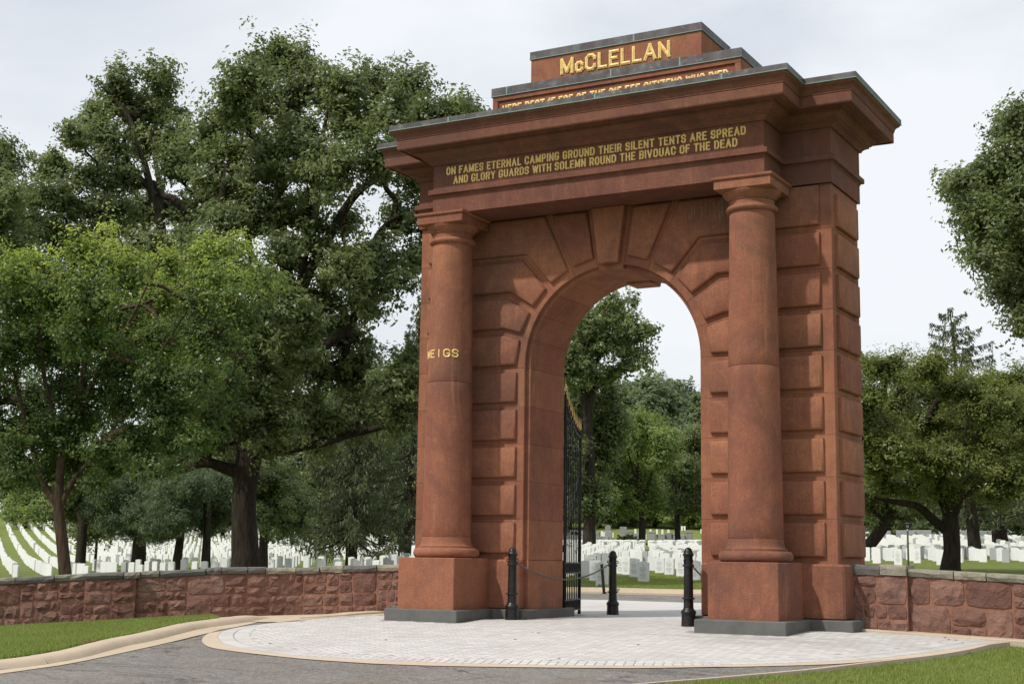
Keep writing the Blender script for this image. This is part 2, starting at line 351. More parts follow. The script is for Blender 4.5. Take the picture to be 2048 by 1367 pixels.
def m_leaf(name, a, b, tip, tr_amt=.3, rough=.5):
    t = NT(name); r = t.n("ShaderNodeAttribute", attribute_name='rnd').outputs['Fac']; k = t.n("ShaderNodeAttribute", attribute_name='clump').outputs['Fac']
    c = t.mix(r, a, b); c = t.hsv(c, .5, t.rng(t.noise(t.coord(), .9, 3), .3, .7, .85, 1.1), t.rng(t.noise(t.coord(), 1.3, 3, .6), .32, .68, .72, 1.25)); c = t.mix(t.rng(k, .6, 1.0, 0, .85), c, tip)
    t.fin(c, rough, spec=.35)
    tr = t.n("ShaderNodeBsdfTranslucent"); tc_ = t.hsv(c, .49, 1.15, 1.5); t.l(tc_, tr.inputs[0]); ms = t.n("ShaderNodeMixShader"); ms.inputs[0].default_value = tr_amt
    t.l(t.b.outputs[0], ms.inputs[1]); t.l(tr.outputs[0], ms.inputs[2]); t.l(ms.outputs[0], t.o.inputs[0]); return t.m
M['oak'] = m_leaf('oak_leaf', (.090, .125, .046), (.175, .215, .085), (.24, .275, .12), .42, .40)
M['elm'] = m_leaf('elm_leaf', (.070, .120, .032), (.125, .185, .052), (.40, .48, .13), .45, .45)
M['zelkova'] = m_leaf('zelkova_leaf', (.095, .125, .036), (.17, .205, .06), (.25, .275, .08), .44, .42)
M['spruce'] = m_leaf('spruce_needle', (.065, .085, .042), (.120, .14, .065), (.15, .17, .08), .2, .6)
M['pine'] = m_leaf('pine_needle', (.070, .105, .05), (.115, .16, .075), (.14, .18, .085), .25, .6)
M['beech'] = m_leaf('hillside_leaf', (.12, .175, .055), (.20, .265, .08), (.32, .38, .11), .45)
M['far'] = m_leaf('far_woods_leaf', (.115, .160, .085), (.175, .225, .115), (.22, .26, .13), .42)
M['silver'] = m_simple('silver_paint', (.42, .44, .46), .1, 3, .3, .05, metal=.4); M['glass'] = NT('dark_window_glass').fin((.02, .025, .03), .06); M['tyre'] = m_simple('black_rubber', (.015, .015, .015), .1)
M['green_paint'] = m_simple('dark_green_paint', (.012, .09, .07), .1, 3, .35, .05); M['orange'] = m_simple('orange_stripe', (.7, .35, .04), .1); M['galv'] = m_simple('galvanised_steel', (.36, .38, .39), .2, 20, .45, .1, metal=.5)
M['plate'] = m_simple('black_sign_plate', (.012, .012, .013), .1, 10, .4); M['white'] = m_simple('white_paint', (.75, .75, .75), .05); M['brownbox'] = m_simple('rusty_cover', (.16, .06, .035), .4, 20, .85)

# ================================================================== GROUND
def build_terrain():
    az = np.concatenate([np.radians(np.arange(-180, -24, 4.0)), np.radians(np.arange(-24, 24, .5)), np.radians(np.arange(24, 180, 4.0))])
    rr = [1.0]
    while rr[-1] < 1500: rr.append(rr[-1] * (1.035 if rr[-1] < 400 else 1.15))
    rr = np.array(rr); A, R = np.meshgrid(az, rr)
    l = R * np.sin(A); d = R * np.cos(A)
    X = CAM[0] + HF[0] * d + HR[0] * l; Y = CAM[1] + HF[1] * d + HR[1] * l
    Z = terr(X, Y)
    pd = depth_of((X, Y)); drop = np.where((np.abs(X) < 42) & (Y < 12.75), .1, 0)
    drop = np.where((Y < 1.2), .12, drop)
    Z = Z - drop
    na, nr = len(az), len(rr)
    V = np.stack([X.ravel(), Y.ravel(), Z.ravel()], 1).tolist(); F = []
    for i in range(nr - 1):
        for j in range(na):
            F.append((i * na + j, i * na + (j + 1) % na, (i + 1) * na + (j + 1) % na, (i + 1) * na + j))
    V.append((CAM[0], CAM[1], float(terr(CAM[0], CAM[1])) - .12)); c = len(V) - 1
    for j in range(na): F.append((j, c, (j + 1) % na))
    o = mobj('lawn_ground', V, F, M['lawn'], smooth=True)
    tag(o, kind='structure')
build_terrain()

def fill(name, poly, mat, off, step=.5, offf=None, extra=None):
    """triangulated sheet inside a plan polygon, lying on the terrain (+off)"""
    poly = [(float(p[0]), float(p[1])) for p in poly]
    xs = [p[0] for p in poly]; ys = [p[1] for p in poly]
    pts = [Vector(p) for p in poly]; n = len(pts)
    # refine edges
    ref = []
    for i in range(n):
        a, b = pts[i], pts[(i + 1) % n]; k = max(1, int((b - a).length / step))
        for j in range(k): ref.append(a.lerp(b, j / k))
    P = np.array([(p.x, p.y) for p in ref]); m = len(P)
    gx, gy = np.meshgrid(np.arange(min(xs), max(xs), step), np.arange(min(ys), max(ys), step)); g = np.stack([gx.ravel(), gy.ravel()], 1)
    g = g[inside(g, P)]
    allp = [Vector(p) for p in P.tolist()] + [Vector(p) for p in g.tolist()]
    r = delaunay_2d_cdt(allp, [], [list(range(m))], 1, 1e-5)
    co = np.array([(v.x, v.y) for v in r[0]]); z = terr(co[:, 0], co[:, 1]) + off
    if offf is not None: z = z + offf(co)
    V = np.column_stack([co, z]).tolist(); F = [tuple(f) for f in r[2]]
    F = [f if (co[f[1]][0] - co[f[0]][0]) * (co[f[2]][1] - co[f[0]][1]) - (co[f[1]][1] - co[f[0]][1]) * (co[f[2]][0] - co[f[0]][0]) > 0 else f[::-1] for f in F]
    return mobj(name, V, F, mat, fix=False, smooth=True)
def inside(g, P):
    x, y = g[:, 0], g[:, 1]; c = np.zeros(len(g), bool); n = len(P); j = n - 1
    for i in range(n):
        xi, yi = P[i]; xj, yj = P[j]
        if yi != yj:
            cond = ((yi > y) != (yj > y)) & (x < (xj - xi) * (y - yi) / (yj - yi) + xi); c ^= cond
        j = i
    return c
def gl(pts): return [ground(*p)[:2] for p in pts]
def smooth_line(P, n=60):
    P = np.array(P); d = np.r_[0, np.cumsum(np.linalg.norm(np.diff(P, axis=0), axis=1))]
    s = np.linspace(0, d[-1], n); Q = np.stack([np.interp(s, d, P[:, k]) for k in range(2)], 1)
    for _ in range(3):
        Q[1:-1] = (Q[:-2] + 2 * Q[1:-1] + Q[2:]) / 4
    return Q

# left kerb line (front foot of the kerb), pixel trace -> ground
kerb_front = smooth_line(gl([(-900, 1500), (-400, 1409), (0, 1342.4), (65, 1337), (164, 1319.8), (249, 1295.7), (308.6, 1284), (399, 1260), (500, 1246), (556, 1237)]), 90)
gutter_out = smooth_line(gl([(-900, 1520), (-400, 1421), (0, 1351), (133, 1332.5), (221, 1314), (311.5, 1294), (380, 1278), (419, 1268)]), 70)
rib_out = gl([(419, 1268.5), (405, 1278), (402.5, 1286), (408, 1292), (419, 1298.5), (455, 1304.5), (500, 1310), (598, 1321), (740, 1331), (862.5, 1335.5), (1000, 1338), (1102, 1339), (1272.6, 1340.6), (1460, 1338), (1558, 1335.7), (1640, 1333.5), (1704, 1330), (1780, 1322.5), (1874.7, 1312), (1938, 1301), (2048, 1282.5), (2150, 1272)])
rib_in = gl([(560, 1247), (480, 1256.5), (451, 1263), (436, 1271), (434, 1278.7), (442.5, 1289), (470, 1298), (513, 1305.6), (598, 1315.5), (683, 1320), (811, 1327), (965, 1331.5), (1153, 1335), (1341, 1336), (1460, 1334), (1558, 1331), (1653, 1327), (1748, 1321.5), (1860, 1308.5), (1930, 1298), (2001, 1288), (2030, 1284)])
rib_out_s = smooth_line(rib_out, 140); rib_in_s = smooth_line(rib_in, 140)

# wall lines
def WL(px, d, py=1240): p = at(px, py, d); return (p[0], p[1])
lw_path = smooth_line([(-3.3, .42), WL(795, 23.85), WL(600, 24.3), WL(440, 24.05), WL(290, 23.9), WL(170, 23.75), WL(0, 23.6), WL(-200, 23.5), WL(-600, 23.3)], 80)
rw_path = smooth_line([(3.3, .42), (5.8, .50), (9.5, .75), (14, 1.4)], 40)

# asphalt
asph = [tuple(p) for p in kerb_front[::3]] + [tuple(ground(600, 1245)[:2]), tuple(ground(1200, 1300)[:2]), tuple(ground(1700, 1322)[:2])] + gl([(1716, 1331.0), (1621.5, 1342), (1526.6, 1350), (1400, 1361.5), (1200, 1378), (900, 1404)]) + [(2.5, -12.5), (6, -18), (8, -40), (-60, -40), (-60, -24)]
tag(fill('asphalt_road', asph, M['asphalt'], .020, .6), kind='structure')
# right front lawn: between edging and beyond the camera
rl = [tuple(p) for p in gl([(900, 1407), (1200, 1381), (1400, 1364), (1526.6, 1352.5), (1621.5, 1344.5), (1704, 1334), (1780, 1325.5), (1874.7, 1314), (1938, 1303), (2048, 1284.5), (2150, 1273)])]
rl = rl + [(9, .3), (30, 2), (30, -40), (8.2, -40), (6.2, -18), (2.7, -12.5)]
def rl_off(co):
    P = np.array(rl[:11]); D = np.min(np.linalg.norm(co[:, None] - P[None], axis=2), axis=1)
    e = np.clip((co[:, 0] - 3.0) / 3.0, 0, 1)
    return -.015 - .06 * e * np.clip(D / .3 + .5, 0, 1)
tag(fill('front_lawn', rl, M['lawn'], .0, .5, rl_off), kind='structure')
# left front lawn between kerb and wall
KT = .105
def offset_line(Q, w):
    T = np.gradient(Q, axis=0); T /= np.linalg.norm(T, axis=1)[:, None]; N = np.stack([-T[:, 1], T[:, 0]], 1); return Q + N * w
kside = 1
kb = offset_line(kerb_front, .30 * kside)
ll = [tuple(p) for p in kb[::3] if pix((p[0], p[1], 0))[0] < 478] + [tuple(p) for p in lw_path[::3] if pix((p[0], p[1], 0))[0] < 440]
ll = [p for p in ll]
def ll_off(co):
    D = np.min(np.linalg.norm(co[:, None] - lw_path[None], axis=2), axis=1); return .085 * np.clip(D / .8, .2, 1)
tag(fill('verge_lawn', ll, M['lawn'], .0, .4, ll_off), kind='structure')

# kerb: profile swept, cut into concrete lengths (each one a part)
def sweep_line(Q, prof, side):
    """Q plan line; prof [(across, up)] -> verts, faces (open strip)"""
    T = np.gradient(Q, axis=0); T /= np.linalg.norm(T, axis=1)[:, None]; N = np.stack([-T[:, 1], T[:, 0]], 1) * side
    V = []; k = len(prof)
    for i, q in enumerate(Q):
        zb = float(terr(q[0], q[1]))
        for a, h in prof: V.append((q[0] + N[i, 0] * a, q[1] + N[i, 1] * a, zb + h))
    F = []
    for i in range(len(Q) - 1):
        for j in range(k - 1): F.append((i * k + j, i * k + j + 1, (i + 1) * k + j + 1, (i + 1) * k + j))
    F.append(tuple(range(k))); F.append(tuple(range((len(Q) - 1) * k, len(Q) * k))[::-1])
    return V, F
def resample(Q, step):
    d = np.r_[0, np.cumsum(np.linalg.norm(np.diff(Q, axis=0), axis=1))]; s = np.arange(0, d[-1], step)
    return np.stack([np.interp(s, d, Q[:, k]) for k in range(2)], 1)
kerb = empty('concrete_kerb', (float(kb[-1][0]), float(kb[-1][1]), 0)); kerb.location = (0, 0, 0)
tag(kerb, 'tan concrete kerb curving between the left verge and the asphalt', 'kerb', kind='structure')
KQ = resample(kerb_front[::-1], .3); seg = 8; i0 = 0
while i0 < len(KQ) - 2:
    n1 = min(i0 + seg, len(KQ) - 1); q = KQ[i0:n1 + 1].copy()
    q[-1] = q[-1] + (q[-2] - q[-1]) * .07
    hs = 1.0
    prof = [(0, -.05), (0.0, .03), (.025, .06), (.06, KT - .015), (.10, KT - .003), (.15, KT), (.27, KT), (.30, KT - .01), (.30, -.05)]
    V, F = sweep_line(q, prof, -kside)
    if i0 == 0:   # tapered, rounded nose
        V = np.array(V); k = len(prof)
        for a, f in ((0, .12), (1, .6), (2, .9)):
            zt = np.array([terr(*p) for p in V[a * k:(a + 1) * k, :2]]); V[a * k:(a + 1) * k, 2] = np.where(V[a * k:(a + 1) * k, 2] > zt, zt + (V[a * k:(a + 1) * k, 2] - zt) * f, V[a * k:(a + 1) * k, 2])
    autosmooth(mobj('kerb_stone', V, F, M['curb'], kerb)); i0 = n1
# gutter (tan) and edging ribbon as sheets
gp = [tuple(p) for p in kerb_front[:-3:3]] + [tuple(p) for p in gl([(520, 1246), (470, 1257), (440, 1262), (419, 1268)])] + [tuple(p) for p in gutter_out[::-1][1::3]]
tag(fill('gutter', gp, M['curb'], .027, .3), kind='structure')
rp = [tuple(p) for p in rib_out_s] + [tuple(p) for p in rib_in_s[::-1]]
tag(fill('paving_edging', rp, M['ribbon'], .0285, .3), kind='structure')
# thin tan edging where the right lawn meets the asphalt
er = smooth_line(gl([(900, 1405), (1200, 1379.5), (1400, 1362.5), (1526.6, 1351.2), (1621.5, 1343), (1704, 1332.5), (1780, 1324), (1874.7, 1313), (1938, 1302), (2048, 1283.3), (2150, 1272.5)]), 70)
V, F = sweep_line(er, [(-.03, -.12), (-.03, .030), (.035, .030), (.04, -.12)], 1)
tag(mobj('lawn_edging', V, F, M['ribbon'], smooth=False), kind='structure')

# ---------------------------------------------------------------- paving
front_edge = offset_line(rib_in_s, 0)
pv = [tuple(p) for p in rib_in_s] + [(5.9, .32), (3.6, .30), (3.6, 1.6), (6.5, 2.5), (7, 9.3), (-7, 9.3), (-6.5, 2.5), (-3.6, 1.6), (-3.6, .3)] + [tuple(p) for p in gl([(765, 1233), (700, 1235.5), (640, 1239)])]
base = fill('paving_bed', pv, M['joint'], .0262, .5); tag(base, kind='structure')
back = [(-1.35, 1.9), (1.35, 1.9), (3.6, 2.0), (6.4, 2.6), (7, 9.2), (-7, 9.2), (-6.4, 2.6), (-3.6, 2.0)]
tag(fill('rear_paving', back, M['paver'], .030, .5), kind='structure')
inner_road = [(-40, 9.25), (40, 9.25), (40, 12.36), (-40, 12.36)]
tag(fill('inner_road', inner_road, M['asphalt'], .006, 1.0), kind='structure')
V, F = sweep_line(np.array([(x, 12.3) for x in np.arange(-40, 40, 1.0)]), [(0, -.1), (0, .05), (.35, .06), (.38, .13), (.75, .14), (.8, -.1)], 1)
tag(mobj('inner_kerb', V, F, M['curb']), kind='structure')
V, F = sweep_line(np.array([(x, 9.0) for x in np.arange(-8, 8, .5)]), [(0, -.05), (0, .025), (.22, .025), (.22, -.05)], 1)
tag(mobj('rear_paving_edging', V, F, M['ribbon']), kind='structure')
# storm drain inlet in the inner kerb
dp = at(1388, 1199, 31.6)
b = MB(); b.cbox(-1.1, 1.1, -.14, .14, -.05, .17, .02); o = b.obj('drain_inlet', M['iron']); o.location = (dp[0] + .9, 12.45, float(terr(dp[0], 12.45)) + .01)
tag(o, 'black steel storm drain inlet set in the kerb behind the right pier of the gate', 'drain')

paving = empty('herringbone_paving'); tag(paving, 'pale grey herringbone block paving in front of the gate', 'paving', kind='structure')
def paver_block(name, cx, cy, ang, L=.2, Wd=.1, par=None, g=.0045):
    ca, sa = math.cos(ang), math.sin(ang); hl, hw = L / 2 - g / 2, Wd / 2 - g / 2; c = .004
    V = []
    tz = float(terr(cx, cy)); jit = random.uniform(-.0012, .0012)
    for z, k in ((.004, 0), (.026, 0), (.030, c)):
        for sx, sy in ((-1, -1), (1, -1), (1, 1), (-1, 1)):
            x, y = sx * (hl - k), sy * (hw - k); X = cx + x * ca - y * sa; Y = cy + x * sa + y * ca
            V.append((X, Y, float(z + jit)))
    return V
PP = np.array([(p[0], p[1]) for p in pv])
u = .1; rot = math.radians(45 + 8); ca, sa = math.cos(rot), math.sin(rot)
cells = []
for n in range(-90, 90):
    for m in range(-300, 300):
        bx, by = m + 4 * n, m
        for (ox, oy, w_, h_) in ((0, 0, 2, 1), (0, 1, 1, 2)):
            x = (bx + ox + w_ / 2) * u; y = (by + oy + h_ / 2) * u
            if abs(x) > 16 or abs(y) > 16: continue
            cells.append((x * ca - y * sa, x * sa + y * ca, rot if w_ == 2 else rot + math.pi / 2))
cells = np.array(cells)
okc = inside(cells[:, :2], PP) & (cells[:, 1] < 1.95) & (cells[:, 1] > -9) & (cells[:, 0] > -12) & (cells[:, 0] < 7)
# keep clear of edging band
DD = np.full(len(cells), 9.0)
idx = np.where(okc)[0]
cc = cells[idx]; dist = np.min(np.linalg.norm(cc[:, None, :2] - rib_in_s[None, ::1], axis=2), axis=1)
cc = cc[dist > .40]
# not under the piers
pier = (np.abs(cc[:, 0]) > 1.15) & (np.abs(cc[:, 0]) < 3.75) & (cc[:, 1] > -.35); plin = (np.abs(cc[:, 0]) > 1.75) & (np.abs(cc[:, 0]) < 3.2) & (cc[:, 1] > -1.4)
cc = cc[~(pier & (np.abs(cc[:, 0]) > 1.32)) & ~plin]
D3 = (cc[:, 0] - CAM[0]) ** 2 + (cc[:, 1] - CAM[1]) ** 2; order = np.argsort(D3)
PF = [(0, 1, 5, 4), (1, 2, 6, 5), (2, 3, 7, 6), (3, 0, 4, 7), (4, 5, 9, 8), (5, 6, 10, 9), (6, 7, 11, 10), (7, 4, 8, 11), (8, 9, 10, 11)]
# one shared mesh per orientation for the 300 nearest
sh = {}
for a_ in (rot, rot + math.pi / 2):
    V = []
    for z, k in ((0, 0), (.022, 0), (.026, .004)):
        for sx, sy in ((-1, -1), (1, -1), (1, 1), (-1, 1)): V.append((sx * (.0975 - k), sy * (.0475 - k), z))
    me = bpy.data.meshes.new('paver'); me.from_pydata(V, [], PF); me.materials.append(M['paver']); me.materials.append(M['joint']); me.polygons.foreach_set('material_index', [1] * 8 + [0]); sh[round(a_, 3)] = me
def tn(x, y):
    e = .1; return (float(terr(x + e, y) - terr(x - e, y)) / (2 * e), float(terr(x, y + e) - terr(x, y - e)) / (2 * e))
cnt = 0; rest = MB()
for j, i in enumerate(order):
    x, y, a_ = cc[i]; sx, sy = tn(x, y); z = float(terr(x, y)) + .004
    px, py = pix((x, y, z))
    if cnt < 297 and 0 < px < 2048 and py < 1367:
        o = bpy.data.objects.new('paver', sh[round(a_, 3)]); link(o, paving); nrm = Vector((-sx, -sy, 1)).normalized()
        q = Vector((0, 0, 1)).rotation_difference(nrm); o.rotation_mode = 'QUATERNION'; o.rotation_quaternion = q @ Matrix.Rotation(a_, 3, 'Z').to_quaternion(); o.location = (x, y, z + random.uniform(-.001, .001)); cnt += 1
    else:
        c_, s_ = math.cos(a_), math.sin(a_); V = []
        jz = random.uniform(-.001, .001)
        for zz, k in ((0, 0), (.022, 0), (.026, .004)):
            for ax, ay in ((-1, -1), (1, -1), (1, 1), (-1, 1)):
                lx, ly = ax * (.0975 - k), ay * (.0475 - k); dx, dy = lx * c_ - ly * s_, lx * s_ + ly * c_
                V.append((x + dx, y + dy, z + zz + sx * dx + sy * dy + jz))
        rest.add(V, PF)
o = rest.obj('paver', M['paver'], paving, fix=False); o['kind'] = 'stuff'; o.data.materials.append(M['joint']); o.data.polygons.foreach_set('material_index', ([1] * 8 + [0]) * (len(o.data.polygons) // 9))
# soldier courses round the rim (two rings)
rim = MB()
for ring, wdt in ((.105, .2), (.315, .2)):
    Q = resample(offset_line(rib_in_s, ring * (1 if offset_line(rib_in_s, .3)[70][1] > rib_in_s[70][1] else -1)), .104)
    T = np.gradient(Q, axis=0)
    for q, t_ in zip(Q, T):
        if q[0] > 6.2: continue
        a_ = math.atan2(t_[1], t_[0]) + math.pi / 2; c_, s_ = math.cos(a_), math.sin(a_); sx, sy = tn(q[0], q[1]); z = float(terr(q[0], q[1])) + .004; V = []
        for zz, k in ((0, 0), (.022, 0), (.026, .004)):
            for ax, ay in ((-1, -1), (1, -1), (1, 1), (-1, 1)):
                lx, ly = ax * (.1 - k), ay * (.0485 - k); dx, dy = lx * c_ - ly * s_, lx * s_ + ly * c_
                V.append((q[0] + dx, q[1] + dy, z + zz + sx * dx + sy * dy))
        rim.add(V, PF)
o = rim.obj('rim_paver', M['paver'], paving, fix=False); o['kind'] = 'stuff'; o.data.materials.append(M['joint']); o.data.polygons.foreach_set('material_index', ([1] * 8 + [0]) * (len(o.data.polygons) // 9))
# low tan concrete footing strips along both walls
for nm, P0, P1 in (('left', None, None), ('right', None, None)):
    if nm == 'left':
        tag(fill('kerb_apron', gl([(400, 1248), (470, 1243), (520, 1247.5), (560, 1247.5), (600, 1243.5), (640, 1239.5), (700, 1236), (768, 1233), (768, 1218), (700, 1218), (600, 1220), (520, 1224), (470, 1230), (400, 1236)]), M['curb'], .034, .3), kind='structure')
        Q = smooth_line([tuple(ground(600, 1240)[:2]), tuple(ground(700, 1234)[:2]), tuple(ground(768, 1229)[:2])], 12); s_ = -1
    else: Q = smooth_line([(3.56, .27), (4.6, .24), (6.2, .3), (8, .4)], 16); s_ = 1
    V, F = sweep_line(Q, [(-.09, -.05), (-.09, .05), (-.08, .06), (.2, .065), (.2, -.05)], 1 if nm == 'right' else 1)
    tag(mobj('wall_footing', V, F, M['curb']), kind='structure')
# rusty utility cover on the verge
g_ = ground(150, 1301); b = MB(); b.cbox(-.2, .2, -.12, .12, -.05, .05, .01); b.cbox(-.17, .17, -.09, .09, .05, .062, .005)
o = b.obj('utility_cover', M['brownbox']); o.location = (g_[0], g_[1] + .1, g_[2] + .06); o.rotation_euler = (0, 0, .55); tag(o, 'small rusty utility cover sunk in the grass beside the left kerb', 'utility cover')
# a few fallen leaves on the paving, each its own
lm = bpy.data.meshes.new('fallen_leaf'); lm.from_pydata([(-.03, 0, 0), (0, -.02, .008), (.035, 0, 0), (0, .02, .010)], [], [(0, 1, 2), (0, 2, 3)]); lm.materials.append(M['brownbox'])
for k, (px, py) in enumerate([(1890, 1280), (1912, 1285), (1898, 1284), (1077, 1270), (1000, 1275), (1276, 1294), (772, 1284), (1118, 1332 - 10), (540, 1292), (1925, 1290), (1030, 1283), (1065, 1269)]):
    g_ = ground(px, py); o = bpy.data.objects.new('fallen_leaf', lm); link(o); o.location = (g_[0], g_[1], g_[2] + .036); o.rotation_euler = (0, 0, k * 1.3); o.scale = (.8, .8, .8)
    tag(o, 'small dry brown leaf lying on the pale paving', 'leaf', 'dry leaves scattered on the paving')

M['litter'] = m_simple('brown_leaf_litter', (.13, .10, .07), .3, 20, .95)
dq = resample(smooth_line(gl([(250, 1374), (330, 1366), (400, 1358.5), (470, 1353), (560, 1346), (650, 1338)]), 60), .12)
rd = random.Random(8); dm = MB()
for q in dq:
    for _ in range(rd.choice([1, 3, 6, 9])):
        x, y = q[0] + rd.gauss(0, .05), q[1] + rd.gauss(0, .07); r_ = rd.uniform(.004, .016); a0 = rd.uniform(0, 6.28); z = float(terr(x, y)) + .021
        dm.add([(x + r_ * math.cos(a0 + k * 1.257) * rd.uniform(.6, 1.2), y + r_ * math.sin(a0 + k * 1.257) * rd.uniform(.6, 1.2), z) for k in range(5)] + [(x, y, z + r_ * .35)], [(k, (k + 1) % 5, 5) for k in range(5)])
o = dm.obj('leaf_litter', M['litter'], fix=False); tag(o, 'thin line of brown leaf litter washed across the asphalt in the foreground', 'litter', None, 'stuff')

# ================================================================== THE GATE
ZS = 3.90; RO, RI = 1.47, 1.41; XW = 3.4244; TK = 1.34
BND = [.90, 1.52, 2.10, 2.68, 3.26, 3.86]
ROWB = [1.01, 1.585, 2.17, 2.75, 3.33, 3.915, 4.49, 5.07, 5.65]   # bottoms of the raised blocks
ZT = 6.25
gate = empty('memorial_gate')
tag(gate, 'tall red sandstone memorial arch with two columns, gold lettering and stepped copper-capped top', 'gate')
ST = M['stone']; SD = M['stone_dark']

def bev(o, w=.008, seg=1, ang=30):
    bm = bmesh.new(); bm.from_mesh(o.data)
    es = [e for e in bm.edges if len(e.link_faces) == 2 and e.calc_face_angle(0) > math.radians(ang) and e.is_convex]
    bmesh.ops.bevel(bm, geom=es, offset=w, segments=seg, affect='EDGES', clamp_overlap=True)
    bm.to_mesh(o.data); bm.free(); return o
def gbox(name, x0, x1, y0, y1, z0, z1, mat=ST, par=gate, w=.008):
    b = MB(); b.box(x0, x1, y0, y1, z0, z1); return bev(b.obj(name, mat, par), w)

# grey granite base courses (they step with the sloping ground)
for s in (-1, 1):
    x0, x1 = sorted((s * 1.84, s * 3.107)); gbox('granite_base', x0, x1, -1.30, -.262, -.3, .173, M['granite'], w=.012)
    x0, x1 = sorted((s * 1.31, s * 3.683)); gbox('granite_base', x0, x1, -.259, TK + .14, -.3, .170, M['granite'], w=.012)
    # column plinth and pier base
    x0, x1 = sorted((s * 1.982, s * 2.966)); gbox('column_plinth', x0, x1, -1.16, -.12, .16, .929, w=.01)
    x0, x1 = sorted((s * RO, s * 3.542)); o = gbox('pier_base', x0, x1, -.118, TK + .1, .16, .915, w=.03)
    x0, x1 = sorted((s * RI, s * 1.60)); gbox('pier_base', x0, x1, .078, TK - .1, .158, .917, w=.004)

# ashlar courses of the piers, jamb side stepped by the arch rebate
for s in (-1, 1):
    for i in range(len(BND) - 1):
        z0, z1 = BND[i], BND[i + 1]
        P = [(RO, 0), (XW, 0), (XW, TK), (RO, TK), (RO, TK - .1), (RI, TK - .1), (RI, .08), (RO, .08)]
        n = len(P); b = MB(); b.add([(s * x, y, z0) for x, y in P] + [(s * x, y, z1) for x, y in P], [tuple(range(n)), tuple(range(n, 2 * n))] + [(k, (k + 1) % n, n + (k + 1) % n, n + k) for k in range(n)])
        bev(b.obj('ashlar_course', ST, gate), .006)
# voussoirs
DT = math.radians(180 / 11); HZ = [4.44, 5.02, 5.60, ZT, ZT]
def arc(r, a, b, n=6): return [(r * math.cos(a + (b - a) * k / n), ZS + r * math.sin(a + (b - a) * k / n)) for k in range(n + 1)]
def rad_hit(a, H, r=None): q = (H - ZS) / math.sin(a); return (q * math.cos(a), H)
def vou(k, r):
    a0, a1 = k * DT, (k + 1) * DT
    if k == 0: P = [(XW, 3.86), (r, 3.86)] + arc(r, 0, a1) + [rad_hit(a1, HZ[0]), (XW, HZ[0])]
    elif k < 4:
        P = arc(r, a0, a1) + [rad_hit(a1, HZ[k])] + ([(XW, HZ[k])] if True else [])
        P += [(XW, HZ[k - 1]), rad_hit(a0, HZ[k - 1])]
        if k == 4: pass
    else: P = arc(r, a0, a1) + [rad_hit(a1, ZT), rad_hit(a0, ZT)]
    return P
def inset(P, off):
    n = len(P); L = []
    A = sum(P[i][0] * P[(i + 1) % n][1] - P[(i + 1) % n][0] * P[i][1] for i in range(n)); sg = 1 if A > 0 else -1
    for i in range(n):
        (x0, y0), (x1, y1) = P[i], P[(i + 1) % n]; d = math.hypot(x1 - x0, y1 - y0); nx, ny = -(y1 - y0) / d * sg, (x1 - x0) / d * sg
        L.append((nx, ny, nx * x0 + ny * y0 + off[i]))
    R = []
    for i in range(n):
        a, b = L[i - 1], L[i]; det = a[0] * b[1] - a[1] * b[0]
        if abs(det) < 1e-4: R.append((P[i][0] + b[0] * off[i], P[i][1] + b[1] * off[i])); continue
        R.append(((a[2] * b[1] - b[2] * a[1]) / det, (a[0] * b[2] - b[0] * a[2]) / det))
    return R
def raised(name, P, s, y0=.004, h=.062, rnd=.034, par=gate):
    """raised boss on the front face from polygon P (XZ)"""
    n = len(P); rings = [(P, y0), (P, -h + rnd), (inset(P, [rnd * .3] * n), -h + rnd * .35), (inset(P, [rnd] * n), -h)]
    V = []; F = []
    for Q, y in rings: V += [(s * x, y, z) for x, z in Q]
    for j in range(3):
        for i in range(n): F.append((j * n + i, j * n + (i + 1) % n, (j + 1) * n + (i + 1) % n, (j + 1) * n + i))
    F.append(tuple(range(3 * n, 4 * n))); F.append(tuple(range(n)))
    return autosmooth(mobj(name, V, F, ST, par), 52)
RP = 1.615
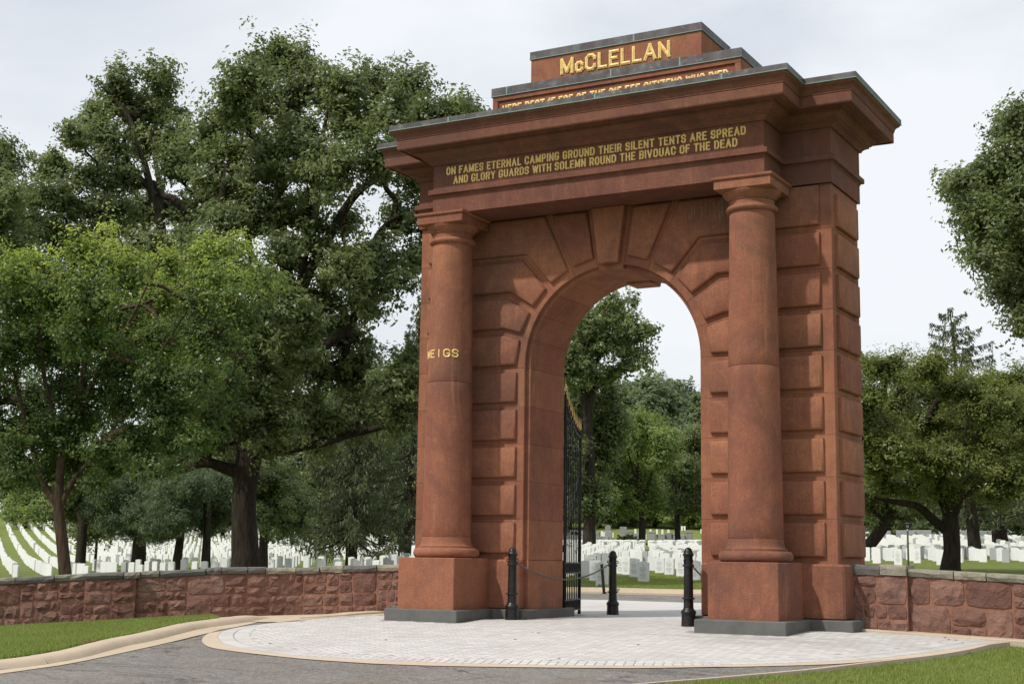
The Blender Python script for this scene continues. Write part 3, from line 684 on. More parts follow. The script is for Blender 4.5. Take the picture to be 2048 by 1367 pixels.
for s in (-1, 1):
    for k in range(5):
        b = MB(); P1 = vou(k, RO); P2 = vou(k, RI)
        b.prism([(s * x, z) for x, z in P1], 0, .08); b.prism([(s * x, z) for x, z in P2], .08, TK - .1); b.prism([(s * x, z) for x, z in P1], TK - .1, TK)
        bev(b.obj('voussoir', ST, gate), .006, ang=40)
        a0, a1 = k * DT, (k + 1) * DT; g = .055
        if k == 0:
            P = [(3.26, ROWB[5]), (RP, ROWB[5]), (RP * math.cos(a1) - .0, ZS + RP * math.sin(a1)), rad_hit(a1, HZ[0]), (3.26, HZ[0])]; off = [0, 0, g, g, 0]
        elif k < 4:
            P = [(RP * math.cos(a0), ZS + RP * math.sin(a0)), (RP * math.cos(a1), ZS + RP * math.sin(a1)), rad_hit(a1, HZ[k]), (3.26, HZ[k]), (3.26, HZ[k - 1]), rad_hit(a0, HZ[k - 1])]
            off = [0, g, g if k < 3 else .02, 0, g, g]
        else:
            P = [(RP * math.cos(a0), ZS + RP * math.sin(a0)), (RP * math.cos(a1), ZS + RP * math.sin(a1)), rad_hit(a1, ZT), rad_hit(a0, ZT)]; off = [0, g, .02, g]
        raised('raised_voussoir_panel', inset(P, off), s)
    for i in range(5):   # rusticated blocks below the springing, front
        z0 = ROWB[i]; z1 = z0 + .465
        if i % 2 == 0: spans = [(1.60, 2.868), (2.872, 3.26)] if False else [(1.60, 3.26)]
        else: spans = [(1.60, 3.26)]
        for x0, x1 in spans: raised('raised_block', [(x0, z0), (x1, z0), (x1, z1), (x0, z1)], s)
    for i in range(9):   # outer side faces (and thin joint lines every other course)
        z0 = ROWB[i]; z1 = z0 + .465; y0, y1 = .16, TK - .14; h = .062
        V = []; x = XW
        for dx, k, kz in ((-.004, 0, 0), (h - .026, 0, 0), (h - .009, .008, .008), (h, .026, .026)):
            V += [(s * (x + dx), y0 + k, z0 + kz), (s * (x + dx), y1 - k, z0 + kz), (s * (x + dx), y1 - k, z1 - kz), (s * (x + dx), y0 + k, z1 - kz)]
        F = [(j * 4 + i_, j * 4 + (i_ + 1) % 4, j * 4 + 4 + (i_ + 1) % 4, j * 4 + 4 + i_) for j in range(3) for i_ in range(4)] + [(12, 13, 14, 15), (0, 1, 2, 3)]
        autosmooth(mobj('raised_block', V, F, ST, gate), 52)
        if i % 2 == 1:   # pale pointing of the upright joint on the front blocks
            pass
# keystone
a = math.pi / 2 - DT / 2
kx = lambda z: (z - ZS) / math.tan(a)
P = [(kx(ZS + RI + .02), ZS + RI * math.sin(a)), (kx(ZT), ZT), (-kx(ZT), ZT), (-kx(ZS + RI + .02), ZS + RI * math.sin(a))]
b = MB(); b.prism([(x, z) for x, z in [(.2, ZS + RI * math.sin(a) + .0), (kx(ZT), ZT), (-kx(ZT), ZT), (-.2, ZS + RI * math.sin(a))]], .0, TK)
b.obj('keystone', ST, gate)
b = MB(); b.prism([(.165, ZS + RO + .01), (.275, ZT), (-.275, ZT), (-.165, ZS + RO + .01)], -.13, .004); bev(b.obj('keystone_face', ST, gate), .012)
b = MB(); b.prism([(.21, ZS + RI - .055), (.25, ZS + 1.8), (-.25, ZS + 1.8), (-.21, ZS + RI - .055)], TK - .3, TK + .1); bev(b.obj('rear_keystone', ST, gate), .012)

# columns
def column(s, cx):
    cy = -.5428
    c = empty('column'); c.parent = gate
    b = MB(); b.lathe([(.40, .925), (.47, .93), (.497, .955), (.507, 1.0), (.497, 1.045), (.47, 1.07), (.43, 1.077), (.43, 1.105), (.405, 1.115), (.39, 1.14), (.381, 1.18), (.376, 1.24)], cx, cy, 64); autosmooth(b.obj('column_base', ST, c), 50)
    def rr(z): t = (z - 1.24) / (5.78 - 1.24); return .3755 - .0592 * t ** 1.35
    zj = 3.60
    for z0, z1 in ((1.2405, zj - .002), (zj + .002, 5.78)):
        n = 12; prof = [(rr(z0) - .004, z0)] + [(rr(z0 + (z1 - z0) * k / n), max(z0 + .006, min(z1 - .006, z0 + (z1 - z0) * k / n))) for k in range(n + 1)] + [(rr(z1) - .004, z1)]
        b = MB(); b.lathe(prof, cx, cy, 64); autosmooth(b.obj('shaft_drum', ST, c), 60)
    b = MB(); b.lathe([(.30, zj - .01), (rr(zj) - .008, zj - .01), (rr(zj) - .008, zj + .01), (.30, zj + .01)], cx, cy, 48); b.obj('drum_joint', ST, c, True)
    b = MB(); b.lathe([(.30, 5.776), (.325, 5.78), (.345, 5.79), (.360, 5.805), (.366, 5.825), (.360, 5.845), (.345, 5.86), (.325, 5.868), (.318, 5.875), (.316, 5.93), (.318, 5.945), (.335, 5.95), (.335, 5.965), (.345, 5.97), (.352, 5.982), (.37, 6.0), (.395, 6.03), (.408, 6.055), (.412, 6.071), (.30, 6.072)], cx, cy, 64); autosmooth(b.obj('capital', ST, c), 40)
    a1 = gbox('abacus', cx - .415, cx + .415, cy - .415, cy + .415, 6.0725, 6.195, par=c, w=.008)
    V = []
    for z, k in ((6.1955, .415), (6.21, .43), (6.215, .4417), (6.249, .4417)): V += [(cx - k, cy - k, z), (cx + k, cy - k, z), (cx + k, cy + k, z), (cx - k, cy + k, z)]
    mobj('abacus_fillet', V, [(j * 4 + i, j * 4 + (i + 1) % 4, j * 4 + 4 + (i + 1) % 4, j * 4 + 4 + i) for j in range(3) for i in range(4)] + [(0, 1, 2, 3), (12, 13, 14, 15)], ST, c)
    return c, rr, cy
CL, rrf, cyl = column(-1, -2.50); CR, _, _ = column(1, 2.447)

# entablature
PLAN = [(-3.455, -.055), (-2.722, -.055), (-2.722, -.794), (2.722, -.794), (2.722, -.055), (3.455, -.055), (3.455, 1.41), (-3.455, 1.41)]
def offs(P, o):
    n = len(P); R = []
    for i in range(n):
        x0, y0 = P[i - 1]; x1, y1 = P[i]; x2, y2 = P[(i + 1) % n]
        d1 = math.hypot(x1 - x0, y1 - y0); d2 = math.hypot(x2 - x1, y2 - y1)
        n1 = ((y1 - y0) / d1, -(x1 - x0) / d1); n2 = ((y2 - y1) / d2, -(x2 - x1) / d2); R.append((x1 + (n1[0] + n2[0]) * o, y1 + (n1[1] + n2[1]) * o))
    return R
def ring_part(name, prof, mat, plan=PLAN, par=gate):
    n = len(plan); V = []
    for o, z in prof: V += [(x, y, z) for x, y in offs(plan, o)]
    F = [(j * n + i, j * n + (i + 1) % n, (j + 1) * n + (i + 1) % n, (j + 1) * n + i) for j in range(len(prof) - 1) for i in range(n)]
    F += [tuple(range(n))[::-1], tuple(range((len(prof) - 1) * n, len(prof) * n))]
    return mobj(name, V, F, mat, par)
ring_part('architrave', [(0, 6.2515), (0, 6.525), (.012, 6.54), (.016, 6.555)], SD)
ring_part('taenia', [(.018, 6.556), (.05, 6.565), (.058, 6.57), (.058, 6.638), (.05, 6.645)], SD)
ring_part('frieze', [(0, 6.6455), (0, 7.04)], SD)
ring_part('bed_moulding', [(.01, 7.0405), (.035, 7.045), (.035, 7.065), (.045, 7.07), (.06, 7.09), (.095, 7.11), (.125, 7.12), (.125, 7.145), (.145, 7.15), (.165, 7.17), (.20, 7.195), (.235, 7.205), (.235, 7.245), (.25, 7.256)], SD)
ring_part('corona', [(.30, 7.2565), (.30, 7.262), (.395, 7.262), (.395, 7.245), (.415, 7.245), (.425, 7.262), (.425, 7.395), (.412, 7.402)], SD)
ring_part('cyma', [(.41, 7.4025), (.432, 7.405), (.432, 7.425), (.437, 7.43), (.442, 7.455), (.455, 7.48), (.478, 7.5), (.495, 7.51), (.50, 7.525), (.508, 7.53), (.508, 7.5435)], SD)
cf = ring_part('copper_flashing', [(.517, 7.5445), (.522, 7.548), (.522, 7.628), (.515, 7.633), (.3, 7.645)], M['copper'])
ring_part('flashing_drip', [(.5245, 7.5436), (.5275, 7.5436), (.5275, 7.5525), (.5245, 7.5525)], M['seam'])
# attic steps
def rect(x, y0, y1): return [(-x, y0), (x, y0), (x, y1), (-x, y1)]
LA = rect(2.118, -.014, 1.35); UA = rect(1.461, .072, 1.27)
ring_part('lower_attic', [(-.03, 7.64), (-.03, 8.318)], ST, LA)
for nm, bx in (('attic_frame', (-2.118, 2.118, 8.235, 8.3175)), ('attic_frame', (-2.118, -2.02, 7.64, 8.2345)), ('attic_frame', (2.02, 2.118, 7.64, 8.2345))):
    gbox(nm, bx[0], bx[1], -.014, .02, bx[2], bx[3], w=.006)
for s in (-1, 1): x0, x1 = sorted((s * 2.085, s * 2.118)); gbox('attic_frame', x0, x1, .0215, 1.35, 7.64, 8.3175, w=.003)
ring_part('copper_flashing', [(.012, 8.3185), (.016, 8.322), (.016, 8.455), (.01, 8.4595), (-.3, 8.47)], M['copper'], LA)
ring_part('flashing_drip', [(.018, 8.3135), (.0215, 8.3135), (.0215, 8.3235), (.018, 8.3235)], M['seam'], LA)
ring_part('upper_attic', [(0, 8.461), (0, 8.872)], ST, UA)
ring_part('copper_flashing', [(.012, 8.873), (.016, 8.876), (.016, 8.995), (.01, 9.0), (-.3, 9.012)], M['copper'], UA)
ring_part('flashing_drip', [(.018, 8.868), (.0215, 8.868), (.0215, 8.878), (.018, 8.878)], M['seam'], UA)
# copper seams
for x, y, z0, z1 in [(-2.15, -1.3195, 7.552, 7.63), (.35, -1.3195, 7.552, 7.63), (2.3, -1.3195, 7.552, 7.63), (-1.85, -.0335, 8.327, 8.457), (.0, -.0335, 8.327, 8.457), (1.15, -.0335, 8.327, 8.457), (.35, .0525, 8.88, 8.997), (-3.5, -.5805, 7.552, 7.63)]:
    gbox('copper_seam', x - .012, x + .012, y, y + .01, z0, z1, M['seam'], w=.002)

# lettering: block letters cut as ridged strokes (two gilded facets meeting on a middle ridge)
GLY = {'A': (.78, [[(0, 0), (.5, 1), (1, 0)], [(.2, .32), (.8, .32)]]), 'B': (.66, [[(0, 0), (0, 1), (.75, 1), (1, .87), (1, .66), (.78, .53), (0, .53)], [(.78, .53), (1, .4), (1, .13), (.75, 0), (0, 0)]]),
 'C': (.66, [[(1, .74), (1, .84), (.74, 1), (.26, 1), (0, .82), (0, .18), (.26, 0), (.74, 0), (1, .16), (1, .26)]]), 'D': (.68, [[(0, 0), (0, 1), (.66, 1), (1, .8), (1, .2), (.66, 0), (0, 0)]]),
 'E': (.58, [[(1, 1), (0, 1), (0, 0), (1, 0)], [(0, .52), (.82, .52)]]), 'F': (.56, [[(1, 1), (0, 1), (0, 0)], [(0, .52), (.8, .52)]]), 'G': (.68, [[(1, .76), (1, .84), (.74, 1), (.26, 1), (0, .82), (0, .18), (.26, 0), (.74, 0), (1, .16), (1, .42), (.62, .42)]]),
 'H': (.68, [[(0, 0), (0, 1)], [(1, 0), (1, 1)], [(0, .5), (1, .5)]]), 'I': (.0, [[(0, 0), (0, 1)]]), 'L': (.54, [[(0, 1), (0, 0), (1, 0)]]), 'M': (.86, [[(0, 0), (0, 1), (.5, .12), (1, 1), (1, 0)]]), 'N': (.70, [[(0, 0), (0, 1), (1, 0), (1, 1)]]),
 'O': (.68, [[(.28, 0), (0, .18), (0, .82), (.28, 1), (.72, 1), (1, .82), (1, .18), (.72, 0), (.28, 0)]]), 'P': (.64, [[(0, 0), (0, 1), (.72, 1), (1, .86), (1, .6), (.72, .45), (0, .45)]]), 'R': (.66, [[(0, 0), (0, 1), (.72, 1), (1, .86), (1, .62), (.72, .48), (0, .48)], [(.6, .48), (1, 0)]]),
 'S': (.62, [[(1, .78), (1, .86), (.74, 1), (.26, 1), (0, .86), (0, .66), (.26, .53), (.74, .48), (1, .34), (1, .14), (.74, 0), (.26, 0), (0, .14), (0, .22)]]), 'T': (.68, [[(0, 1), (1, 1)], [(.5, 1), (.5, 0)]]), 'U': (.68, [[(0, 1), (0, .18), (.28, 0), (.72, 0), (1, .18), (1, 1)]]),
 'V': (.76, [[(0, 1), (.5, 0), (1, 1)]]), 'W': (1.05, [[(0, 1), (.25, 0), (.5, .9), (.75, 0), (1, 1)]]), 'Y': (.74, [[(0, 1), (.5, .48), (1, 1)], [(.5, .48), (.5, 0)]]), 'Z': (.62, [[(0, 1), (1, 1), (0, 0), (1, 0)]]),
 '1': (.14, [[(-.8, .8), (1, 1), (1, 0)]]), '5': (.6, [[(1, 1), (.08, 1), (0, .55), (.7, .6), (1, .45), (1, .15), (.7, 0), (.2, 0), (0, .15)]]), '8': (.6, [[(.28, .53), (0, .68), (0, .88), (.28, 1), (.72, 1), (1, .88), (1, .68), (.72, .53), (.28, .53), (0, .38), (0, .14), (.28, 0), (.72, 0), (1, .14), (1, .38), (.72, .53)]]),
 '3': (.58, [[(0, .86), (.28, 1), (.72, 1), (1, .86), (1, .66), (.72, .53), (.4, .53)], [(.72, .53), (1, .4), (1, .14), (.72, 0), (.28, 0), (0, .14)]]), ',': (.0, [[(0, .06), (-.05, -.14)]]), '2': (.6, [[(0, .8), (.2, 1), (.8, 1), (1, .84), (1, .66), (0, 0), (1, 0)]])}
GLY['c'] = (.46, [[(x, y * .6) for x, y in GLY['C'][1][0]]])
def glyph(b, ch, x, sw, fx=1.0):
    """adds strokes in unit height to list b as (p, q); returns advance"""
    w, pl = GLY[ch]
    w_ = w * fx if w else 0.0
    for P in pl:
        for p, q in zip(P[:-1], P[1:]):
            px_ = p[0] * (w_ if w_ else 1); qx = q[0] * (w_ if w_ else 1); b.append((x + px_, p[1], x + qx, q[1]))
    return w_
def stroke_verts(seg, sw):
    """ridge prism in glyph space (x, z, depth 0..1); insets the height by half the stroke so strokes end on the cap lines"""
    x0, z0, x1, z1 = seg; k = 1 - sw; z0 = sw / 2 + z0 * k; z1 = sw / 2 + z1 * k
    d = math.hypot(x1 - x0, z1 - z0) or 1; tx, tz = (x1 - x0) / d, (z1 - z0) / d; nx, nz = -tz, tx; h = sw / 2; e = h * .92
    a, b_ = (x0 - tx * e, z0 - tz * e), (x1 + tx * e, z1 + tz * e); r0, r1 = (x0 - tx * e * .2, z0 - tz * e * .2), (x1 + tx * e * .2, z1 + tz * e * .2)
    L = []
    for (px_, pz), s_, dp_ in ((a, -1, 0), (a, 1, 0), (b_, 1, 0), (b_, -1, 0), (a, -1, .45), (a, 1, .45), (b_, 1, .45), (b_, -1, .45)): L.append((px_ + nx * h * s_, pz + nz * h * s_, dp_))
    L += [(r0[0], r0[1], 1), (r1[0], r1[1], 1)]
    return L, [(0, 1, 5, 4), (1, 2, 6, 5), (2, 3, 7, 6), (3, 0, 4, 7), (4, 5, 8), (6, 7, 9), (5, 6, 9, 8), (7, 4, 8, 9)]
def layout(s, sw, gap, space, fx):
    x = 0; out_ = []
    for ch in s:
        if ch == ' ': x += space; continue
        st = []; w = glyph(st, ch, x, sw, fx); out_.append((ch, st, x)); x += w + sw + gap
    return out_, x - sw - gap
def place_text(s, x0, x1, z0, z1, y, bold=.185, depth=.014, name='inscription', par=gate, letters=False, gap=.27, space=.55, fx=.92, mat=None):
    lay, Wt = layout(s, bold, gap, space, fx); H = z1 - z0; sx = (x1 - x0 - bold * H) / Wt; allb = MB()
    for ch, st, _ in lay:
        b = MB()
        for i, seg in enumerate(st):
            L, F = stroke_verts((seg[0] * sx / H, seg[1], seg[2] * sx / H, seg[3]), bold)
            (b if letters else allb).add([(x0 + bold * H / 2 + vx * H, y - dp_ * depth - .0004 * i, z0 + vz * H) for vx, vz, dp_ in L], F)
        if letters: b.obj('letter', mat or M['gold'], par)
    if not letters: o = allb.obj(name, mat or M['gold'], par); o['kind'] = 'stuff'; return o
def ends(pl, pr, Y): A = on_plane(pl[0], pl[1], Y); B = on_plane(pr[0], pr[1], Y); return A[0], B[0], A[2], B[2]
x0, x1, z0, _ = ends((893, 349.5), (1492, 268), -.794); zb = z0; zt = on_plane(1486, 253, -.794)[2]
l1b = (on_plane(893, 349, -.794)[2] + on_plane(1486, 272, -.794)[2]) / 2; l1h = .130
place_text('ON FAMES ETERNAL CAMPING GROUND THEIR SILENT TENTS ARE SPREAD', x0, x1, l1b, l1b + l1h, -.794)
x0 = on_plane(907, 368, -.794)[0]; x1 = on_plane(1475, 292, -.794)[0]; l2b = (on_plane(907, 368.5, -.794)[2] + on_plane(1470, 294, -.794)[2]) / 2
place_text('AND GLORY GUARDS WITH SOLEMN ROUND THE BIVOUAC OF THE DEAD', x0, x1, l2b, l2b + l1h, -.794)
x0 = on_plane(1121, 152, .072)[0]; x1 = on_plane(1341, 117, .072)[0]; zz = (on_plane(1121, 152, .072)[2] + on_plane(1338, 115, .072)[2]) / 2
place_text('McCLELLAN', x0, x1, zz, zz + .275, .072, bold=.19, depth=.026, letters=True, gap=.15)
x0 = on_plane(1005, 205, .016)[0]; x1 = on_plane(1457, 138, .016)[0]; zt = (on_plane(1005, 206, .016)[2] + on_plane(1455, 137.5, .016)[2]) / 2
place_text('HERE REST 15,585 OF THE 315,555 CITIZENS WHO DIED', x0, x1, zt - .20, zt - .028, .016)
print('TEXTZ', l1b, l2b, zz, zt)
# MEIGS wrapped round the left shaft
zm = 3.97
for k, ch in enumerate('MEIGS'):
    st = []; w = glyph(st, ch, 0, .17); R_ = rrf(zm); phi0 = math.radians((k - 2) * 21.5 + 1); b = MB()
    for i, seg in enumerate(st):
        L, F = stroke_verts(seg, .17); V = []
        for vx, vz, dp_ in L: ph = phi0 + (vx - w / 2) * .128 / R_; r_ = R_ + dp_ * .009 + .0005 * i; V.append((-2.50 + r_ * math.sin(ph), cyl - r_ * math.cos(ph), zm + vz * .128))
        b.add(V, F)
    b.obj('letter', M['gold'], CL)
# thin pale pointing lines on every other front block (upright joints)
for s in (-1, 1):
    for i in (0, 1, 3, 4, 6, 8):
        xj = s * (2.87 if i % 2 == 0 or i > 5 else 2.93); z0 = ROWB[i] + .03
        gbox('upright_joint', xj - .0035, xj + .0035, -.0635, -.05, z0, z0 + .405, M['mortar'], w=.001)
    for i in range(1, 5): pass

M['lime'] = m_simple('thin_lime_film', (.30, .20, .16), .2, 20)
# pale lime streaks that ran down from the architrave
for (pa, pb, n_) in ((1358, 1458, 20), (1075, 1130, 4)):
    b = MB(); r_ = random.Random(pa)
    for _ in range(n_):
        px_ = r_.uniform(pa, pb); q = on_plane(px_, 440, -.062); L_ = r_.uniform(.05, .30) * (1 if n_ > 10 else .5); w_ = r_.uniform(.002, .0045); z1_ = 6.20 - r_.uniform(0, .12)
        b.box(q[0] - w_, q[0] + w_, -.0635, -.0615, z1_ - L_, z1_)
    o = b.obj('lime_streak', M['lime'], gate); o['kind'] = 'stuff'
# ---------------------------------------------------------------- iron gate leaf
leaf = empty('iron_gate_leaf', (-1.40, 1.27, 0)); leaf.rotation_euler = (0, 0, 0)
tag(leaf, 'tall black wrought iron gate leaf with gold spear points swung open against the left pier', 'iron gate')
gx, gy = -.30, 1.17; LW = math.hypot(gx, gy); gu = Vector((gx / LW, gy / LW, 0))
def gp_(t, z): return (gu.x * t, gu.y * t, z)
def topz(t): w = t / LW; return 3.52 - .52 * math.sin(min(1, w) * math.pi / 2) ** .9
nb = 10
for k in range(nb):
    t = LW * k / (nb - 1); r_ = .0105 if 0 < k < nb - 1 else .022
    zb_ = .10 if 0 < k < nb - 1 else .03
    b = MB(); b.tube([gp_(t, zb_), gp_(t, topz(t) + (.02 if 0 < k < nb - 1 else .05))], r_, 6); b.obj('bar' if 0 < k < nb - 1 else 'stile', M['iron'], leaf, True)
    zt_ = topz(t)
    p = Vector(gp_(t, 0)); b = MB(); b.lathe([(.010, zt_ + .0), (.02, zt_ + .03), (.024, zt_ + .045), (.012, zt_ + .07), (.010, zt_ + .1)], p.x, p.y, 8); b.obj('collar', M['iron'], leaf, True)
    b = MB(); b.lathe([(.008, zt_ + .1), (.014, zt_ + .135), (.011, zt_ + .19), (.002, zt_ + .31)], p.x, p.y, 8); b.obj('spear_point', M['gold'], leaf, True)
def rail(z0, z1, hh=.014):
    b = MB(); n = Vector((-gu.y, gu.x, 0)) * .016
    A, B = Vector(gp_(0, 0)), Vector(gp_(LW, 0)); V = []
    for P in (A, B):
        for dn in (-1, 1):
            for z in (z0, z1): q = P + n * dn; V.append((q.x, q.y, z))
    b.add(V, [(0, 1, 3, 2), (4, 6, 7, 5), (0, 4, 5, 1), (2, 3, 7, 6), (0, 2, 6, 4), (1, 5, 7, 3)]); b.obj('rail', M['iron'], leaf)
for z in (.10, .27, .70, .86): rail(z, z + .022)
b = MB(); b.tube([gp_(LW * k / 20, topz(LW * k / 20) - .02) for k in range(21)], .017, 6); b.obj('top_rail', M['iron'], leaf, True)
b = MB(); b.tube([gp_(LW * k / 20, topz(LW * k / 20) - .24) for k in range(21)], .014, 6); b.obj('top_rail', M['iron'], leaf, True)
for zc in (.197, .792):
    for k in range(nb - 1):
        t = LW * (k + .5) / (nb - 1); pts = []
        for j in range(13):
            a = 2 * math.pi * j / 12; pts.append(gp_(t + .042 * math.cos(a), zc + .066 * math.sin(a)))
        b = MB(); b.tube(pts, .009, 5, False); b.obj('scroll_ring', M['iron'], leaf, True)
b = MB(); b.tube([(gu.x * LW * (1 - .97 * (1 - math.cos(a))) - .04, gu.y * LW * (1 - .97 * (1 - math.cos(a))), 1.05 + 1.27 * math.sin(math.pi / 2 - a) ** 1.0) for a in np.linspace(0, math.pi / 2, 14)], .016, 6)
b.obj('curved_brace', M['chain'], leaf, True)
b = MB(); b.tube([gp_(LW - .1, .25), gp_(LW - .1, .01)], .013, 6); b.tube([gp_(LW - .1, .42), gp_(LW - .14, .46), gp_(LW - .1, .36)], .008, 5); b.obj('drop_bolt', M['iron'], leaf, True)

# ---------------------------------------------------------------- bollards and chains
def bollard(x, y, label, dome=True, H=1.07, yaw=0):
    z = float(terr(x, y)) + (.03 if y < 2 else .016); e = empty('bollard', (x, y, z), yaw); tag(e, label, 'bollard', 'black bollards in the gateway')
    s = H / 1.07
    b = MB(); b.lathe([(.105, -.02), (.102, .02), (.097, .13), (.095, .16), (.102, .165), (.105, .18), (.105, .20), (.098, .215), (.08, .235), (.072, .25)], 0, 0, 24); autosmooth(b.obj('foot', M['iron'], e), 45)
    b = MB(); b.lathe([(.07, .25), (.067, .37), (.088, .375), (.092, .385), (.088, .395), (.067, .40), (.062, .82 * s)], 0, 0, 24); autosmooth(b.obj('post', M['iron'], e), 45)
    zc = .80 * s
    b = MB(); b.lathe([(.062, zc), (.082, zc + .004), (.080, zc + .015), (.078, zc + .028), (.064, zc + .034), (.062, zc + .12), (.066, zc + .15), (.080, zc + .158), (.081, zc + .17), (.068, zc + .18), (.062, zc + .20), (.056, zc + .225), (.043, zc + .25), (.02, zc + .266), (.001, zc + .27)], 0, 0, 24); autosmooth(b.obj('head', M['iron'], e), 50)
    for s_ in (-1, 1):
        b = MB(); b.tube([(.062 * 1, s_ * 0 + 0.0, zc + .09), (.085, 0, zc + .1), (.092, 0, zc + .075), (.08, 0, zc + .055), (.06, 0, zc + .055)] if s_ > 0 else [(-.062, 0, zc + .09), (-.085, 0, zc + .1), (-.092, 0, zc + .075), (-.08, 0, zc + .055), (-.06, 0, zc + .055)], .008, 6); b.obj('eyelet', M['iron'], e, True)
    return e, z + zc + .06
B1 = at(1027, 1200, 21.66); B2 = at(1225.5, 1200, 24.15); B3 = at(1377, 1200, 20.3)
p1 = (B1[0], -.43); p2 = (B2[0], B2[1]); p3 = (B3[0], B3[1]); p4 = (1.20, 2.57)
_, h1 = bollard(*p1, 'black iron bollard in front of the left pier of the gate, chained', yaw=.9)
_, h2 = bollard(*p2, 'black iron bollard behind the archway, standing clear in the opening beside the open iron leaf', yaw=.3)
_, h3 = bollard(*p3, 'black iron bollard close to the left corner of the right pier of the gate', yaw=1.2, H=1.1)
_, h4 = bollard(*p4, 'black iron bollard hidden behind the right pier', yaw=1.2)
def chain(a, ha, b_, hb, sag, label):
    A = Vector((a[0], a[1], ha)); B = Vector((b_[0], b_[1], hb)); L = (B - A).length; pts = []
    d = (B - A).normalized(); A = A + d * .07; B = B - d * .07
    n = int(L * 1.06 / .033); o = MB()
    e = empty('chain', tuple(A)); tag(e, label, 'chain', 'chains between the bollards')
    P = [A.lerp(B, k / n) - Vector((0, 0, sag * 4 * (k / n) * (1 - k / n))) for k in range(n + 1)]
    ring = bpy.data.meshes.new('link'); b = MB(); pts = []
    for j in range(11):
        w = 2 * math.pi * j / 10; pts.append((.024 * math.cos(w), .0115 * math.sin(w), 0))
    b.tube(pts, .0048, 4, False); ring.from_pydata(b.v, [], b.f); ring.materials.append(M['chain']); ring.polygons.foreach_set('use_smooth', [True] * len(ring.polygons))
    for k in range(n):
        m = (P[k] + P[k + 1]) / 2; t = (P[k + 1] - P[k]).normalized(); q = t.to_track_quat('X', 'Z'); l = bpy.data.objects.new('link', ring); link(l, e); l.rotation_mode = 'QUATERNION'
        l.rotation_quaternion = q @ Matrix.Rotation(math.radians(90 * (k % 2) + 20), 3, 'X').to_quaternion(); l.location = m - A
chain(p1, h1, p2, h2, .27, 'slack grey steel chain hanging in front of the left jamb and the open iron leaf')
chain(p3, h3, p4, h4, .30, 'slack grey steel chain running from the right bollard behind the right pier')

# ================================================================== RUBBLE WALLS
class Path:
    def __init__(s, Q):
        s.Q = np.array(Q); s.d = np.r_[0, np.cumsum(np.linalg.norm(np.diff(s.Q, axis=0), axis=1))]; s.L = s.d[-1]
    def __call__(s, t):
        x = np.interp(t, s.d, s.Q[:, 0]); y = np.interp(t, s.d, s.Q[:, 1]); e = .05
        tx = np.interp(t + e, s.d, s.Q[:, 0]) - np.interp(t - e, s.d, s.Q[:, 0]); ty = np.interp(t + e, s.d, s.Q[:, 1]) - np.interp(t - e, s.d, s.Q[:, 1]); l = math.hypot(tx, ty) or 1
        return np.array([x, y]), np.array([tx / l, ty / l])
def split(rects, rnd):
    out_ = []
    def rec(x0, x1, h0, h1):
        w, h = x1 - x0, h1 - h0
        if w > .62 or (w > h * 2.2 and w > .34) :
            c = x0 + w * rnd.uniform(.34, .66); rec(x0, c, h0, h1); rec(c, x1, h0, h1); return
        if h > .44 or (h > .27 and (rnd.random() < .62)) :
            c = h0 + h * rnd.uniform(.36, .64); rec(x0, x1, h0, c); rec(x0, x1, c, h1); return
        if w > .30 and h < .22 and rnd.random() < .4:
            c = x0 + w * rnd.uniform(.4, .6); rec(x0, c, h0, h1); rec(c, x1, h0, h1); return
        out_.append((x0, x1, h0, h1))
    for r_ in rects: rec(*r_)
    return out_
